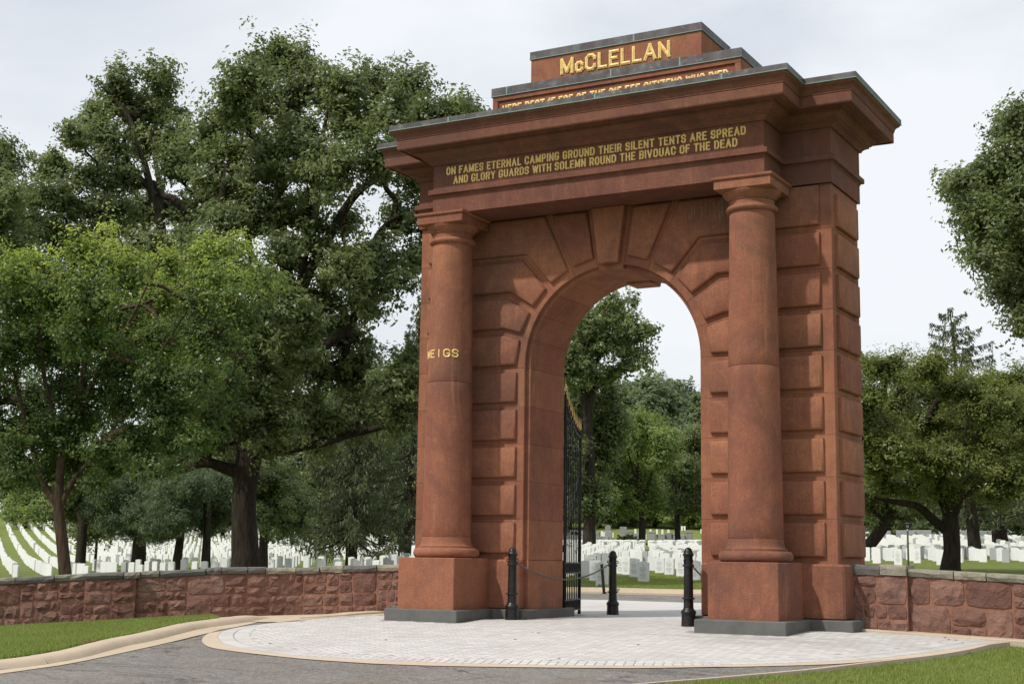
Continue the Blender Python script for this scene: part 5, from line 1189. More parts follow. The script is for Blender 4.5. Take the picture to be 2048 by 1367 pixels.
# -- H: oak seen through the arch
D = 105; bp = basept(1178, D)
limbsH = [([bp, bp + (0, 0, 2), at(1180, 980, D), at(1178, 880, D), at(1170, 800, D)], [.55, .45, .42, .38, .3]), ln([(1172, 840), (1190, 775), (1225, 758), (1240, 732), (1262, 715)], D, [.3, .25, .2, .15, .06], 2), ln([(1170, 800), (1168, 740), (1180, 680), (1215, 620)], D, [.3, .22, .16, .08], 3), ln([(1168, 760), (1210, 700), (1250, 670), (1285, 655)], D, [.2, .16, .1, .05], 4), ln([(1170, 800), (1130, 720), (1110, 660)], D, [.2, .14, .08], 5)]
lobH = [(1230, 600, 16), (1215, 620, 22), (1268, 603, 7), (1240, 640, 26), (1190, 650, 30), (1270, 660, 18), (1294, 655, 15), (1215, 680, 30), (1250, 695, 22), (1290, 665, 12), (1275, 700, 13), (1290, 715, 10), (1255, 730, 18), (1225, 745, 16), (1170, 700, 32), (1150, 660, 34), (1140, 740, 36), (1180, 750, 26), (1130, 700, 36), (1160, 790, 34), (1130, 840, 40), (1170, 840, 36), (1210, 800, 26), (1230, 840, 30), (1180, 890, 34), (1225, 890, 30), (1140, 900, 34), (1200, 930, 26), (1165, 965, 26), (1150, 1000, 22), (1192, 985, 22), (1178, 1015, 14), (1205, 1000, 14)]
make_tree('oak_tree', 'tall oak seen through the archway above the open iron leaf, rising over the other trees', None, bp, limbsH, lb(lobH, D, .03, 1, 13), 900, 52000, .30, .17, M['oak'], M['bark'], spread=.5, surf=.5)

# conifers
def spruce(name, label, origin, H, R0, mat, nb=90, npb=160, z0=1.5, droop=.25, lean=(0, 0), group=None, L=.26, Wd=.06, hang=.5, rtrunk=.35, prof=1.0):
    org = np.array(origin, float); root = empty(name, tuple(org)); tag(root, label, 'conifer', group)
    A, B, ra, rb = [], [], [], []; n = 12
    tr = np.array([(lean[0] * (k / n), lean[1] * (k / n), H * k / n) for k in range(n + 1)]); rr = np.linspace(rtrunk, .02, n + 1)
    for i in range(n): A.append(tr[i]); B.append(tr[i + 1]); ra.append(rr[i]); rb.append(rr[i + 1])
    C = []; Dn = []; cl = []
    for k in range(nb):
        f = ((k + rng.random()) / nb) ** .9; z = z0 + (H - z0) * f; rad = R0 * (1 - f) ** prof * rng.uniform(.72, 1.1) + .25; az = k * 2.4 + rng.uniform(-.4, .4)
        base = np.array([lean[0] * z / H, lean[1] * z / H, z]); d = np.array([math.cos(az), math.sin(az), 0]); m = 7; pts = []
        for j in range(m + 1): t = j / m; pts.append(base + d * rad * t + np.array([0, 0, rad * (-droop * math.sin(t * 2.2) + .22 * t * t)]))
        pts = np.array(pts); r0 = max(.012, rad * .012)
        for j in range(m): A.append(pts[j]); B.append(pts[j + 1]); ra.append(r0 * (1 - j / m) + .006); rb.append(r0 * (1 - (j + 1) / m) + .006)
        q = max(8, int(npb * rad / R0 * 1.0)); t = rng.uniform(.12, 1, q) ** .8; P = np.stack([np.interp(t * m, np.arange(m + 1), pts[:, c]) for c in range(3)], 1)
        s = np.cross(d, [0, 0, 1]); lat = rng.normal(size=(q, 1)) * .17 * (1.05 - t)[:, None] * min(rad, 2.6); P = P + s * lat; P[:, 2] -= np.abs(rng.normal(size=q)) * hang * .35 + np.abs(lat[:, 0]) * .15
        C.append(P); dn = np.tile(d * .5, (q, 1)) + s * np.sign(lat) * .4; dn[:, 2] -= hang * 1.6; Dn.append(dn); cl.append(np.full(q, rng.random()))
    C = np.concatenate(C); Dn = np.concatenate(Dn); cl = np.concatenate(cl)
    o = bpy.data.objects.new('trunk', wood_mesh('trunk', (np.array(A), np.array(B), np.array(ra), np.array(rb)), M['bark'])); link(o, root)
    o = bpy.data.objects.new('crown', leaf_mesh('crown', C, L, Wd, mat, cl, .2, None, .1, dirs=Dn)); link(o, root); return root
def bz(px, D): p = basept(px, D); return p
P = bz(700, 76); spruce('spruce_tree', 'large drooping spruce behind the headstones just left of the gate', P, 11.3, 4.0, M['spruce'], 130, 330, 1.7, .3, L=.24, Wd=.07, rtrunk=.33, hang=.7, prof=.75)
P = bz(806, 84); spruce('spruce_tree', 'tall spruce whose ragged top shows against the sky beside the left edge of the gate', P, at(845, 585, 84)[2] - P[2], 3.8, M['spruce'], 130, 240, 2.0, .25, (.8, 0), L=.27, Wd=.08, rtrunk=.4, hang=.6)
P = bz(1955, 74); spruce('spruce_tree', 'old spruce with drooping boughs, its pointed top rising above the broad tree on the right', P, at(1915, 612, 74)[2] - P[2], 5.6, M['spruce'], 80, 460, 1.9, .02, (-.95, .2), L=.24, Wd=.065, rtrunk=.36, hang=.6, prof=.72)
def pine(px, D, H, lobs, label, lean=0, seed=1, r=.3):
    p = basept(px, D); top = p + np.array([lean, 0, H]); mid = (p + top) / 2
    limbs = [([p, p + (lean * .05, 0, .5), mid, top], [r * 1.3, r, r * .75, r * .3])]
    L_ = lb(lobs, D, .03, .75, seed)
    for c, rr in L_[:10]: limbs.append(([mid * .4 + top * .6 if c[2] > mid[2] else mid, (np.array(c) + mid) / 2, np.array(c)], [r * .3, r * .2, r * .08]))
    return make_tree('pine_tree', label, None, p, limbs, L_, 900, 55000, .20, .038, M['pine'], M['bark'], spread=.3, flat=.8, up=.3, surf=.6, catg='conifer')
pine(273, 78, 5.2, [(215, 985, 34), (260, 975, 36), (310, 980, 36), (200, 1020, 30), (240, 1020, 34), (290, 1025, 38), (330, 1015, 32), (260, 1055, 26), (220, 1050, 20), (300, 1060, 20), (340, 960, 32)], 'bushy dark pine with a thick short trunk among the headstones near the small bright tree', 0, 3, .42)
pine(349, 72, 4.6, [(350, 985, 34), (385, 975, 32), (330, 1025, 26), (360, 1030, 30), (310, 1060, 22), (345, 1060, 22), (395, 1020, 26), (330, 1000, 28)], 'leaning pine with soft needle tufts standing between the bushy pine and the big oak', .5, 4, .24)
pine(408, 72, 4.8, [(405, 985, 30), (430, 975, 30), (395, 1030, 24), (425, 1030, 26), (440, 1005, 26), (410, 1050, 16)], 'slim pine with a straight trunk close to the left side of the big oak', 0, 5, .24)
def bushy(name, label, px, D, lobs, leaf, mat, nl, nc, rad, jit=.03, seed=1, group=None, W2=.6, zx=.8, top=None, bark='bark', lean=0):
    p = basept(px, D); L_ = lb(lobs, D, jit, zx, seed); zt = max(c[2] for c, _ in L_); zm = min(c[2] for c, _ in L_)
    cen = np.mean([c for c, _ in L_], axis=0); fork = np.array([p[0] + lean, p[1], max(p[2] + .8, zm - .1)])
    limbs = [([p, p + (0, 0, .35), fork, np.array([cen[0], cen[1], cen[2]])], [rad * 1.5, rad, rad * .85, rad * .4])]
    for c, rr in L_[::2]: limbs.append(([fork, (np.array(c) + fork) / 2 + (0, 0, .2), np.array(c)], [rad * .45, rad * .3, rad * .1]))
    return make_tree(name, label, group, p, limbs, L_, nc, nl, leaf, leaf * W2, mat, M[bark], spread=.3 * D / 70, flat=.55, surf=.55)
bushy('holly_tree', 'light green small-leaved tree immediately right of the big oak trunk', 524, 66, [(500, 960, 30), (540, 955, 34), (575, 965, 32), (510, 1000, 30), (555, 1000, 34), (590, 1010, 26), (530, 1035, 24), (570, 1040, 24), (600, 1050, 14)], .13, M['oak'], 30000, 500, .22, seed=3)
bushy('young_tree', 'small rounded tree on a thin trunk low among the headstones in the left field', 186, 92, [(160, 1060, 14), (180, 1052, 18), (200, 1056, 16), (212, 1066, 10), (172, 1070, 10)], .2, M['oak'], 6000, 120, .1, seed=4)
bushy('field_tree', 'tree with a straight dark trunk in the left field behind the small bright tree', 156, 80, [(140, 1000, 24), (165, 985, 26), (185, 1010, 22), (150, 1025, 20), (120, 1020, 18), (175, 1035, 16), (130, 975, 26), (170, 960, 24)], .2, M['oak'], 20000, 300, .3, seed=5)
bushy('field_tree', 'spreading yellow-green tree at the top of the left field beside the parked green truck', 40, 190, [(30, 1020, 14), (60, 1012, 16), (90, 1018, 14), (20, 1035, 8), (70, 1030, 12), (105, 1028, 10), (45, 1000, 14), (85, 1000, 14)], .4, M['beech'], 9000, 160, .3, seed=6)
bushy('low_branched_tree', 'dark low-branched tree with crooked limbs close behind the right pier', 1728, 74, [(1750, 1000, 30), (1790, 990, 30), (1825, 1005, 26), (1770, 960, 32), (1810, 1040, 12), (1735, 960, 36), (1700, 990, 40), (1690, 940, 40), (1840, 970, 28)], .17, M['oak'], 26000, 420, .34, seed=7, lean=1.2)
bushy('dark_tree', 'dark trunk with wide low limbs far right behind the headstones', 2005, 96, [(1975, 1030, 18), (2010, 1020, 24), (2045, 1025, 22), (2070, 1030, 26), (1950, 1015, 22), (2020, 990, 28), (2090, 1000, 40)], .2, M['spruce'], 16000, 300, .55, seed=8)
# trees beyond, through the arch
bushy('beech_tree', 'yellow-green tree with a straight trunk seen in the middle of the archway', 1284, 190, [(1270, 850, 26), (1300, 860, 26), (1250, 880, 28), (1290, 890, 28), (1325, 880, 22), (1240, 920, 28), (1280, 930, 30), (1320, 920, 24), (1250, 965, 26), (1290, 970, 28), (1220, 985, 18), (1260, 1005, 20), (1300, 1010, 20), (1230, 1010, 14)], .36, M['beech'], 42000, 650, .5, seed=9)
bushy('beech_tree', 'tree with greyish green crown against the right side of the archway', 1356, 200, [(1360, 900, 24), (1390, 905, 24), (1340, 930, 26), (1375, 940, 28), (1410, 930, 26), (1350, 970, 26), (1385, 980, 26), (1330, 1000, 18), (1370, 1010, 20), (1405, 1005, 20), (1400, 880, 20)], .36, M['oak'], 36000, 520, .42, seed=10)
bushy('beech_tree', 'shaded tree right behind the open iron leaf of the gate', 1178, 185, [(1150, 880, 30), (1190, 900, 30), (1140, 930, 30), (1180, 950, 30), (1160, 985, 26), (1200, 980, 22), (1130, 980, 26), (1190, 1010, 14), (1220, 940, 22)], .36, M['oak'], 30000, 450, .5, seed=11)
# shrubs on the hillside
def shrub(px, py, D, r, label, seed):
    P = at(px, py, D); p = np.array([P[0], P[1], float(terr(P[0], P[1])) - .1]); L_ = [(p + (random.Random(seed + k).uniform(-r, r) * .7, random.Random(seed * 3 + k).uniform(-.5, .5), r * .45), np.array([r * .6, r * .6, r * .45])) for k in range(5)]
    make_tree('shrub', label, None, p, [([p, p + (0, 0, r * .4)], [.05, .02])], L_, 60, 3500, .25, .15, M['oak'], M['bark'], spread=.25, catg='shrub')
shrub(1253, 1076, 196, 1.3, 'low dark shrub at the foot of the slope seen through the archway', 3)

# shared generic trees for the woods behind
def generic(seed, mat, H=13):
    global rng
    r_ = random.Random(seed); L_ = []; p = np.zeros(3)
    for k in range(26):
        a = r_.uniform(0, 6.28); f = r_.uniform(.0, 1); rad = (4.2 * math.sin(math.pi * min(1, .18 + f * .82)) ** .7) * math.sqrt(r_.random()); L_.append((np.array([rad * math.cos(a), rad * math.sin(a), H * (.16 + .78 * f)]), np.array([1.0, 1.0, .8]) * r_.uniform(1.1, 2.0)))
    limbs = [([p, p + (0, 0, .5), p + (.2, 0, H * .4), p + (0, .3, H * .85)], [.4, .3, .24, .08])]
    for c, _ in L_[:12]: limbs.append(([np.array([0, 0, H * .25]), (c + np.array([0, 0, H * .2])) / 2, c], [.16, .1, .04]))
    return make_tree('woodland_tree', 'tree', 'trees of the woods behind the cemetery', p, limbs, L_, 420, 26000, .42, .27, mat, M['bark'], spread=.55, flat=.6)
protos = [generic(s, m, h) for s, m, h in ((1, M['oak'], 13), (2, M['far'], 14), (3, M['beech'], 12), (4, M['far'], 12.5))]
used = [False] * 4
def copy_tree(src, loc, rz, sc, label):
    i = protos.index(src)
    if not used[i]: used[i] = True; r_ = src; 
    else:
        r_ = src.copy(); COL.objects.link(r_)
        for ch in list(src.children): c = ch.copy(); COL.objects.link(c); c.parent = r_
    r_.location = loc; r_.rotation_euler = (0, 0, rz); r_.scale = sc if hasattr(sc, '__len__') else (sc, sc, sc); r_['label'] = label; return r_
def wood(px, D, k, top_px, label, wide=1.15):
    p = basept(px, D); zt = at(px, top_px, D)[2]; base_h = (13, 14, 12, 12.5)[k]; s = max(.3, (zt - p[2]) / base_h); w = s * wide
    copy_tree(protos[k], tuple(p), random.uniform(0, 6.28), (w, w, s), label)
# far left to gate: the dark woods and the rows behind the left field
LW_ = 'tree in the dark wood behind the headstones left of the gate'
for px, D, k, tp in [(-60, 250, 0, 940), (0, 270, 1, 900), (60, 240, 3, 930), (120, 260, 0, 880), (180, 230, 1, 900), (240, 250, 0, 860), (300, 220, 3, 880), (350, 250, 1, 850), (400, 230, 0, 870), (450, 250, 3, 850), (500, 230, 1, 830), (550, 250, 0, 820), (600, 225, 3, 800), (650, 245, 1, 790), (700, 225, 0, 770), (750, 240, 3, 740), (800, 225, 1, 730), (850, 240, 0, 750), (900, 235, 1, 760),
                     (30, 200, 0, 985), (230, 190, 3, 940), (440, 185, 0, 900), (580, 170, 1, 890), (640, 160, 0, 880), (760, 165, 3, 850), (860, 170, 0, 830)]:
    wood(px, D, k, tp, 'tree in the dark wood at the far left, behind the slim young tree' if px < 260 else 'tree in the dark wood behind the big oak' if px < 590 else 'tree in the dark wood behind the spruces beside the left pier')
RW_ = 'tree in the wood behind the headstones right of the gate'
for px, D, k, tp in [(1700, 190, 0, 820), (1750, 170, 1, 850), (1800, 190, 3, 800), (1850, 165, 0, 860), (1905, 185, 1, 820), (1960, 165, 3, 850), (2010, 190, 0, 800), (2060, 170, 1, 830), (2120, 185, 3, 800), (1780, 140, 0, 960), (1880, 135, 1, 970), (2040, 140, 0, 940)]:
    wood(px, D, k, tp, 'tree in the wood between the right pier and the trunk of the broad tree' if px < 1900 else 'tree in the wood right of the trunk of the broad tree')
AW_ = 'tree of the wooded hill seen far off through the archway'
for px, D, k, tp in [(1120, 300, 1, 800), (1160, 330, 3, 790), (1215, 320, 1, 765), (1245, 300, 0, 790), (1270, 330, 3, 772), (1300, 300, 1, 768), (1325, 345, 3, 765), (1350, 330, 1, 800), (1375, 345, 3, 798), (1405, 330, 1, 795), (1430, 345, 3, 800), (1340, 290, 3, 850), (1395, 280, 1, 860), (1290, 280, 0, 860), (1230, 270, 1, 880), (1180, 275, 3, 870), (1310, 260, 2, 900), (1250, 255, 0, 930), (1420, 260, 0, 900), (1370, 255, 2, 930), (1200, 255, 0, 930), (1140, 250, 1, 900)]:
    wood(px, D, k, tp, 'tree high on the far wooded hill through the archway' if D >= 300 else 'tree low on the wooded slope behind the monuments through the archway')
for i, u_ in enumerate(used):
    if not u_:
        for ch in list(protos[i].children): bpy.data.objects.remove(ch)
        bpy.data.objects.remove(protos[i])
# bare dead twigs beside the oak crown and the arch oak
b = MB()

# ================================================================== HEADSTONES
def headstone_mesh(w=.33, t=.10, h=.62, mat=None, nm='headstone'):
    b = MB(); n = 6; P = [(-w / 2, -.06), (w / 2, -.06), (w / 2, h - .035)] + [(w / 2 - w * k / n, h - .035 + .035 * math.sin(math.pi * k / n) ** .9) for k in range(1, n)] + [(-w / 2, h - .035)]
    b.prism(P, -t / 2, t / 2); me = bpy.data.meshes.new(nm); me.from_pydata(b.v, [], b.f)
    bm = bmesh.new(); bm.from_mesh(me); bmesh.ops.recalc_face_normals(bm, faces=bm.faces); bm.to_mesh(me); bm.free(); me.materials.append(mat); return me
HS = headstone_mesh(mat=M['marble']); HG = headstone_mesh(mat=M['marble_grey'])
hr = random.Random(4)
spots = []
def lattice(org, az, du, dv, nu, nv, region, face, jit=.06, stag=0.0, skip=.03):
    c, s = math.cos(az), math.sin(az); e1 = np.array([c, -s]); e2 = np.array([s, c])      # e2 points along azimuth az from +Y
    for i in range(-nu, nu):
        for j in range(-nv, nv):
            p = np.array(org) + e1 * (i * du + (stag * du if j % 2 else 0)) + e2 * j * dv + (hr.uniform(-jit, jit), hr.uniform(-jit, jit) * .4)
            if hr.random() < skip: continue
            spots_try(p, face, region)
def spots_try(p, face, region):
    d = depth_of(p); l = (p[0] - CAM[0]) * HR[0] + (p[1] - CAM[1]) * HR[1]
    if d < 40: return
    px = 1024 + FPX * l / d
    if region(px, d, p): spots.append((p[0], p[1], face, d, px))
def trunk_clear(p): return True
# left field
LAZ = -.86
def regL(px, d, p):
    if px > 1000 or px < -120: return False
    near = np.interp(px, [0, 200, 400, 700, 900], [70, 68, 62, 58, 56]); far = np.interp(px, [0, 120, 300, 600, 900], [212, 214, 225, 238, 205])
    # a mown lane between the first block and the field
    if px < 480 and 84 < d - (px - 240) * .012 * 0 < 92 and px > 150: return False
    return near < d < far
o_ = at(520, 1130, 100)
regA = lambda px, d, p: px < 250 and regL(px, d, p)
regB = lambda px, d, p: px >= 250 and regL(px, d, p)
lattice((o_[0], o_[1]), LAZ, 1.5, 1.9, 190, 150, regA, .0, skip=.01)
lattice((o_[0], o_[1]), -.34, 1.55, 2.6, 180, 135, regB, .0, jit=.08, skip=.03)
# field through the arch and right of it
def regM(px, d, p):
    if px < 1000 or px > 1560: return False
    return 61.0 < d < 182
o_ = at(1272, 1165, 43.2)
lattice((o_[0], o_[1]), -.62, .92, 2.2, 130, 100, regM, .0, jit=.1, stag=.35, skip=.06)
def regR(px, d, p):
    if px < 1560 or px > 2200: return False
    return 66 < d < 112
o_ = at(1797, 1128, 61)
lattice((o_[0], o_[1]), -.30, 1.05, 2.4, 110, 50, regR, -.1, jit=.05, skip=.02)
# the nearest stones stand where the picture shows them
NEAR = [(1190.5, 1163, 0), (1204, 1171, 0), (1241, 1149, 0), (1253, 1150.5, 0), (1269, 1155, 0), (1287, 1164.7, 0), (1304, 1142.7, 0), (1320, 1147, 0), (1339, 1150.5, 0), (1362.5, 1154, 0), (1389.5, 1161.5, 0), (1402, 1144, 0),
        (1172, 1157, 1), (1178, 1150, 1), (1184, 1144, 1), (1210, 1137, 1), (1222, 1133, 1), (1263, 1122, 0), (1274, 1127, 1), (1288, 1127, 1), (1304, 1127, 0), (1329, 1125, 1), (1345, 1128, 1), (1361, 1122, 1), (1378, 1129, 0), (1396, 1126, 1), (1252, 1126, 0), (1241, 1119, 0), (1195, 1138, 1), (1150, 1140, 0), (1140, 1152, 0), (1162, 1135, 0), (1312, 1133, 0), (1332, 1136, 0), (1353, 1139, 0), (1383, 1140, 0),
        (1754, 1125.5, 0), (1797, 1129.8, 0), (1835, 1125, 0), (1882, 1129, 0), (1919, 1124, 0), (1945, 1120, 0), (1974, 1116, 0), (2000, 1114.5, 0), (2033, 1120, 0), (2060, 1117, 0), (1866, 1119, 0), (1750, 1119, 0), (1747, 1113, 0), (1789, 1121, 0), (1783, 1114, 0), (1824, 1118, 0), (1852, 1115.5, 0), (1928, 1113.5, 0), (1957, 1112, 0), (1987, 1109, 0)]
grey_at = set()
for px_, py_, g_ in NEAR:
    q_ = ground(px_, py_); spots.append((q_[0], q_[1], 0.0 if px_ < 1500 else -.1, depth_of(q_), px_)); 
    if g_: grey_at.add((round(q_[0], 3), round(q_[1], 3)))
near_set = {(round(s_[0], 3), round(s_[1], 3)) for s_ in spots[-len(NEAR):]}
# keep stones out of the way of tree trunks
tr = [(o.location.x, o.location.y) for o in bpy.data.objects if o.type == 'EMPTY' and o.get('category') in ('tree', 'conifer') and depth_of(o.location) < 215]
S = np.array([(a, b_) for a, b_, *_ in spots]); keep = np.ones(len(S), bool)
for x, y in tr: keep &= ((S[:, 0] - x) ** 2 + (S[:, 1] - y) ** 2) > .9
spots = [s for s, k in zip(spots, keep) if k]
Z = terr(np.array([s[0] for s in spots]), np.array([s[1] for s in spots]))
# which ones show, and how large
cand = []
gap_ = [(822, 1128), (1405, 1735)]
for i, (x, y, f, d, px) in enumerate(spots):
    ux, uy = pix((x, y, Z[i] + .6))
    walltop = np.interp(ux, [0, 170, 290, 440, 600, 795], [1155, 1146, 1141, 1134, 1133, 1128]) if ux < 800 else np.interp(ux, [1700, 2048], [1130, 1155]) if ux > 1700 else 1200
    vis = 0 <= ux <= 2048 and uy < walltop - 3 and not any(a < ux < b_ for a, b_ in gap_)
    cand.append((0 if vis else 1, d, i))
cand.sort(); big = [c[2] for c in cand[:296]]; bset = set(big)
def where(px, ux):
    if px < 1000: return 'left'
    return 'arch' if px < 1420 else 'right'
lab = {('left', 0): 'white marble headstone with rounded top in the field behind the left wall', ('left', 1): 'weathered grey headstone in the field behind the left wall',
       ('arch', 0): 'white marble headstone with rounded top on the lawn seen through the archway', ('arch', 1): 'weathered grey headstone on the lawn seen through the archway',
       ('right', 0): 'white marble headstone with rounded top in the field behind the right wall', ('right', 1): 'weathered grey headstone in the field behind the right wall'}
grp = {'left': 'headstones behind the left wall', 'arch': 'headstones through the archway', 'right': 'headstones behind the right wall'}
restW, restG = [], []
inscr = None
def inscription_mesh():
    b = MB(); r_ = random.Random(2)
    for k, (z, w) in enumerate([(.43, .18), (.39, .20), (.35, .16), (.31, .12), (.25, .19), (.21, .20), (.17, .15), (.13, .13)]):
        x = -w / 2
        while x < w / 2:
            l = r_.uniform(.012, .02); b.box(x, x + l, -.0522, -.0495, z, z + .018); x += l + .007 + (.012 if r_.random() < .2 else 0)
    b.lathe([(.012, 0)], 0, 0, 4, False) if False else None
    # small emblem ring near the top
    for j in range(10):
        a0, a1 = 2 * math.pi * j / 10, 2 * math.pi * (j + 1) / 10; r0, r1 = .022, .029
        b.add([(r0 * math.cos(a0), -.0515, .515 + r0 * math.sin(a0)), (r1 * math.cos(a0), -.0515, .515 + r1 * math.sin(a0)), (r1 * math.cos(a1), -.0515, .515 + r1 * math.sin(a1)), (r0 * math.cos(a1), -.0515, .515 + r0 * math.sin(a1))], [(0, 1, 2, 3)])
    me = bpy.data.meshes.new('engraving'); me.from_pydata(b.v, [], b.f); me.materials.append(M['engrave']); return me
INS = inscription_mesh(); nins = 0
for i, (x, y, f, d, px) in enumerate(spots):
    key = (round(x, 3), round(y, 3)); g = hr.random() < (.09 if px < 1000 else .10)
    if key in near_set: g = key in grey_at
    sc = hr.uniform(.94, 1.08); rz = f + hr.uniform(-.04, .04)
    if i in bset:
        o = bpy.data.objects.new('headstone', HG if g else HS); link(o); o.location = (x, y, float(Z[i])); o.rotation_euler = (hr.uniform(-.012, .012), hr.uniform(-.015, .015), rz); o.scale = (sc, 1, hr.uniform(.93, 1.07))
        w_ = where(px, px); 
        base_l, col_ = ('weathered grey headstone' if g else 'white marble headstone'), int(g)
        if w_ == 'left': sub_ = 0 if px < 125 else 1 if px < 485 else 2; wl = ['left of the slim young tree', 'between the slim young tree and the big oak', 'between the big oak and the gate'][sub_] + ' behind the wall'
        elif w_ == 'arch': sub_ = 0 if d < 50 else 1 if d < 66 else 2; wl = ['in the foremost rows on the lawn through the archway', 'in the second band of rows through the archway', 'in the crowded far rows through the archway'][sub_]
        else: sub_ = (0 if px < 1880 else 1) + (0 if d < 72 else 2); wl = ['in the front row between the right pier and the broad tree', 'in the front row right of the broad tree', 'in the rear rows between the right pier and the broad tree', 'in the rear rows right of the broad tree'][sub_]
        tag(o, base_l + ' ' + wl, 'headstone', grp[w_] + ', ' + ['first', 'second', 'third', 'fourth'][sub_] + ' part')
        if not g and ((px < 1500 and d < 52) or (px > 1500 and key in near_set and hr.random() < .35)):
            e = bpy.data.objects.new('engraving', INS); link(e, o); e['kind'] = 'stuff'
    else: (restG if g else restW).append((x, y, float(Z[i]), rz, sc))
def bulk(name, lst, me0, label):
    v0 = np.zeros(len(me0.vertices) * 3); me0.vertices.foreach_get('co', v0); v0 = v0.reshape(-1, 3); L = np.array(lst); n, k = len(L), len(v0)
    c, s = np.cos(L[:, 3])[:, None], np.sin(L[:, 3])[:, None]; hx = rng.uniform(.93, 1.07, (n, 1)); X = v0[None, :, 0] * L[:, 4:5]; Y = v0[None, :, 1] + 0 * X; 
    V = np.stack([X * c - Y * s + L[:, 0:1], X * s + Y * c + L[:, 1:2], v0[None, :, 2] * hx + L[:, 2:3]], 2).reshape(-1, 3); F = []
    base = [tuple(p.vertices) for p in me0.polygons]
    for i in range(n): o = i * k; F += [tuple(a + o for a in f) for f in base]
    me = bpy.data.meshes.new(name); me.from_pydata(V.tolist(), [], F); me.materials.append(me0.materials[0]); ob = bpy.data.objects.new(name, me); link(ob); tag(ob, label, 'headstones', None, 'stuff')
print('STONES', len(spots), len(restW), len(restG))
bulk('far_white_headstones', restW, HS, 'field of many more small white headstones in rows')
bulk('far_grey_headstones', restG, HG, 'scattered weathered grey headstones among the far rows')

# private monuments on the slopes
def monument(px, py, D, w, h, kind, label, grp_=None):
    P = at(px, py, D); z = float(terr(P[0], P[1])); e = empty('monument', (P[0], P[1], z - .05), -YAW * 0 + .2); tag(e, label, 'monument', grp_)
    b = MB(); b.cbox(-w * .62, w * .62, -.35, .35, 0, .28, .03); b.obj('plinth', M['monument'], e)
    b = MB()
    if kind == 0: b.cbox(-w / 2, w / 2, -.18, .18, .281, h, .04)
    elif kind == 1: b.prism([(-w / 2, .281), (w / 2, .281), (w / 2, h * .86), (0, h), (-w / 2, h * .86)], -.18, .18)
    elif kind == 2: b.cbox(-w / 2, w / 2, -.16, .16, .281, h * .8, .03); b.cbox(-w * .56, w * .56, -.2, .2, h * .8 + .001, h, .03)
    else: b.cbox(-w * .28, w * .28, -.15, .15, .281, h * .62, .02); b.prism([(-.07, h * .62), (.07, h * .62), (.07, h * .8), (.25, h * .8), (.25, h * .88), (.07, h * .88), (.07, h), (-.07, h), (-.07, h * .88), (-.25, h * .88), (-.25, h * .8), (-.07, h * .8)], -.06, .06)
    b.obj('tablet', M['monument'] if kind != 3 else M['marble'], e)
mons = [(1185, 1060, 225, 1.1, 1.5, 0), (1173, 1068, 215, .8, 1.6, 1), (1193, 1074, 212, 1.0, 1.2, 0), (1216, 1058, 232, .9, 1.5, 1), (1217, 1071, 214, 1.1, 1.3, 0), (1247, 1060, 228, 1.1, 1.4, 0), (1259, 1071, 215, 1.1, 1.3, 2), (1232, 1046, 262, 1.2, 1.4, 1), (1249, 1046, 262, 1.2, 1.4, 1), (1266, 1046, 262, 1.4, 1.5, 2), (1276, 1073, 212, 1.0, 1.1, 0), (1304, 1072, 212, 1.0, 1.4, 2), (1322, 1073, 212, 1.3, 1.0, 0), (1337, 1072, 212, 1.0, 1.2, 0), (1348, 1074, 212, 1.3, 1.1, 2), (1378, 1073, 212, 1.0, 1.4, 2), (1364, 1075, 212, .9, .9, 0), (1291, 1042, 268, .9, 1.2, 0), (1210, 1076, 205, 1.2, .9, 0), (1195, 1078, 203, 1.1, .9, 2)]
ml = ['slab', 'pointed', 'stepped']
for k, (px, py, D, w, h, kd) in enumerate(mons): monument(px, py, D, w, h, kd, ['grey granite slab monument', 'grey granite monument with a pointed top', 'grey granite monument with a stepped cap'][kd] + (' high on the slope' if D > 225 else ' at the foot of the slope') + ' through the archway', 'family monuments on the slope through the archway')
monument(28, 1052, 200, 1.4, 1.6, 2, 'pale stone family monument at the top end of the left headstone rows')
for px, w in [(1770, 1.0), (1812, 1.6), (1845, 1.5), (1890, 1.0), (1925, 1.3), (1960, 1.2), (1985, 1.6)]:
    monument(px, 1072, 122, w, .95, 0, 'low grey granite monument in the line beyond the headstones right of the gate', 'low monuments beyond the right field')
# small white stones standing loose on the slope
for px, py, D in [(1271, 1068, 235), (1301, 1064, 235), (1314, 1066, 235), (1325, 1067, 235), (1337, 1066, 235), (1364, 1060, 250), (1369, 1058, 250), (1403, 1070, 240), (1204, 1072, 225), (1209, 1072, 222), (1184, 1074, 220), (1291, 1074, 215), (1225, 1074, 220), (1266, 1076, 215), (10, 1040, 225), (17, 1040, 225), (54, 1043, 222), (64, 1043, 222), (69, 1041, 224)]:
    P = at(px, py, D); o = bpy.data.objects.new('headstone', HS); link(o); o.location = (P[0], P[1], float(terr(P[0], P[1]))); o.scale = (1.1, 1, 1.25)
    tag(o, 'small white headstone standing alone on the grassy slope through the archway' if px > 1000 else 'small white headstone standing apart at the top of the left field', 'headstone', 'lone headstones on the slopes')

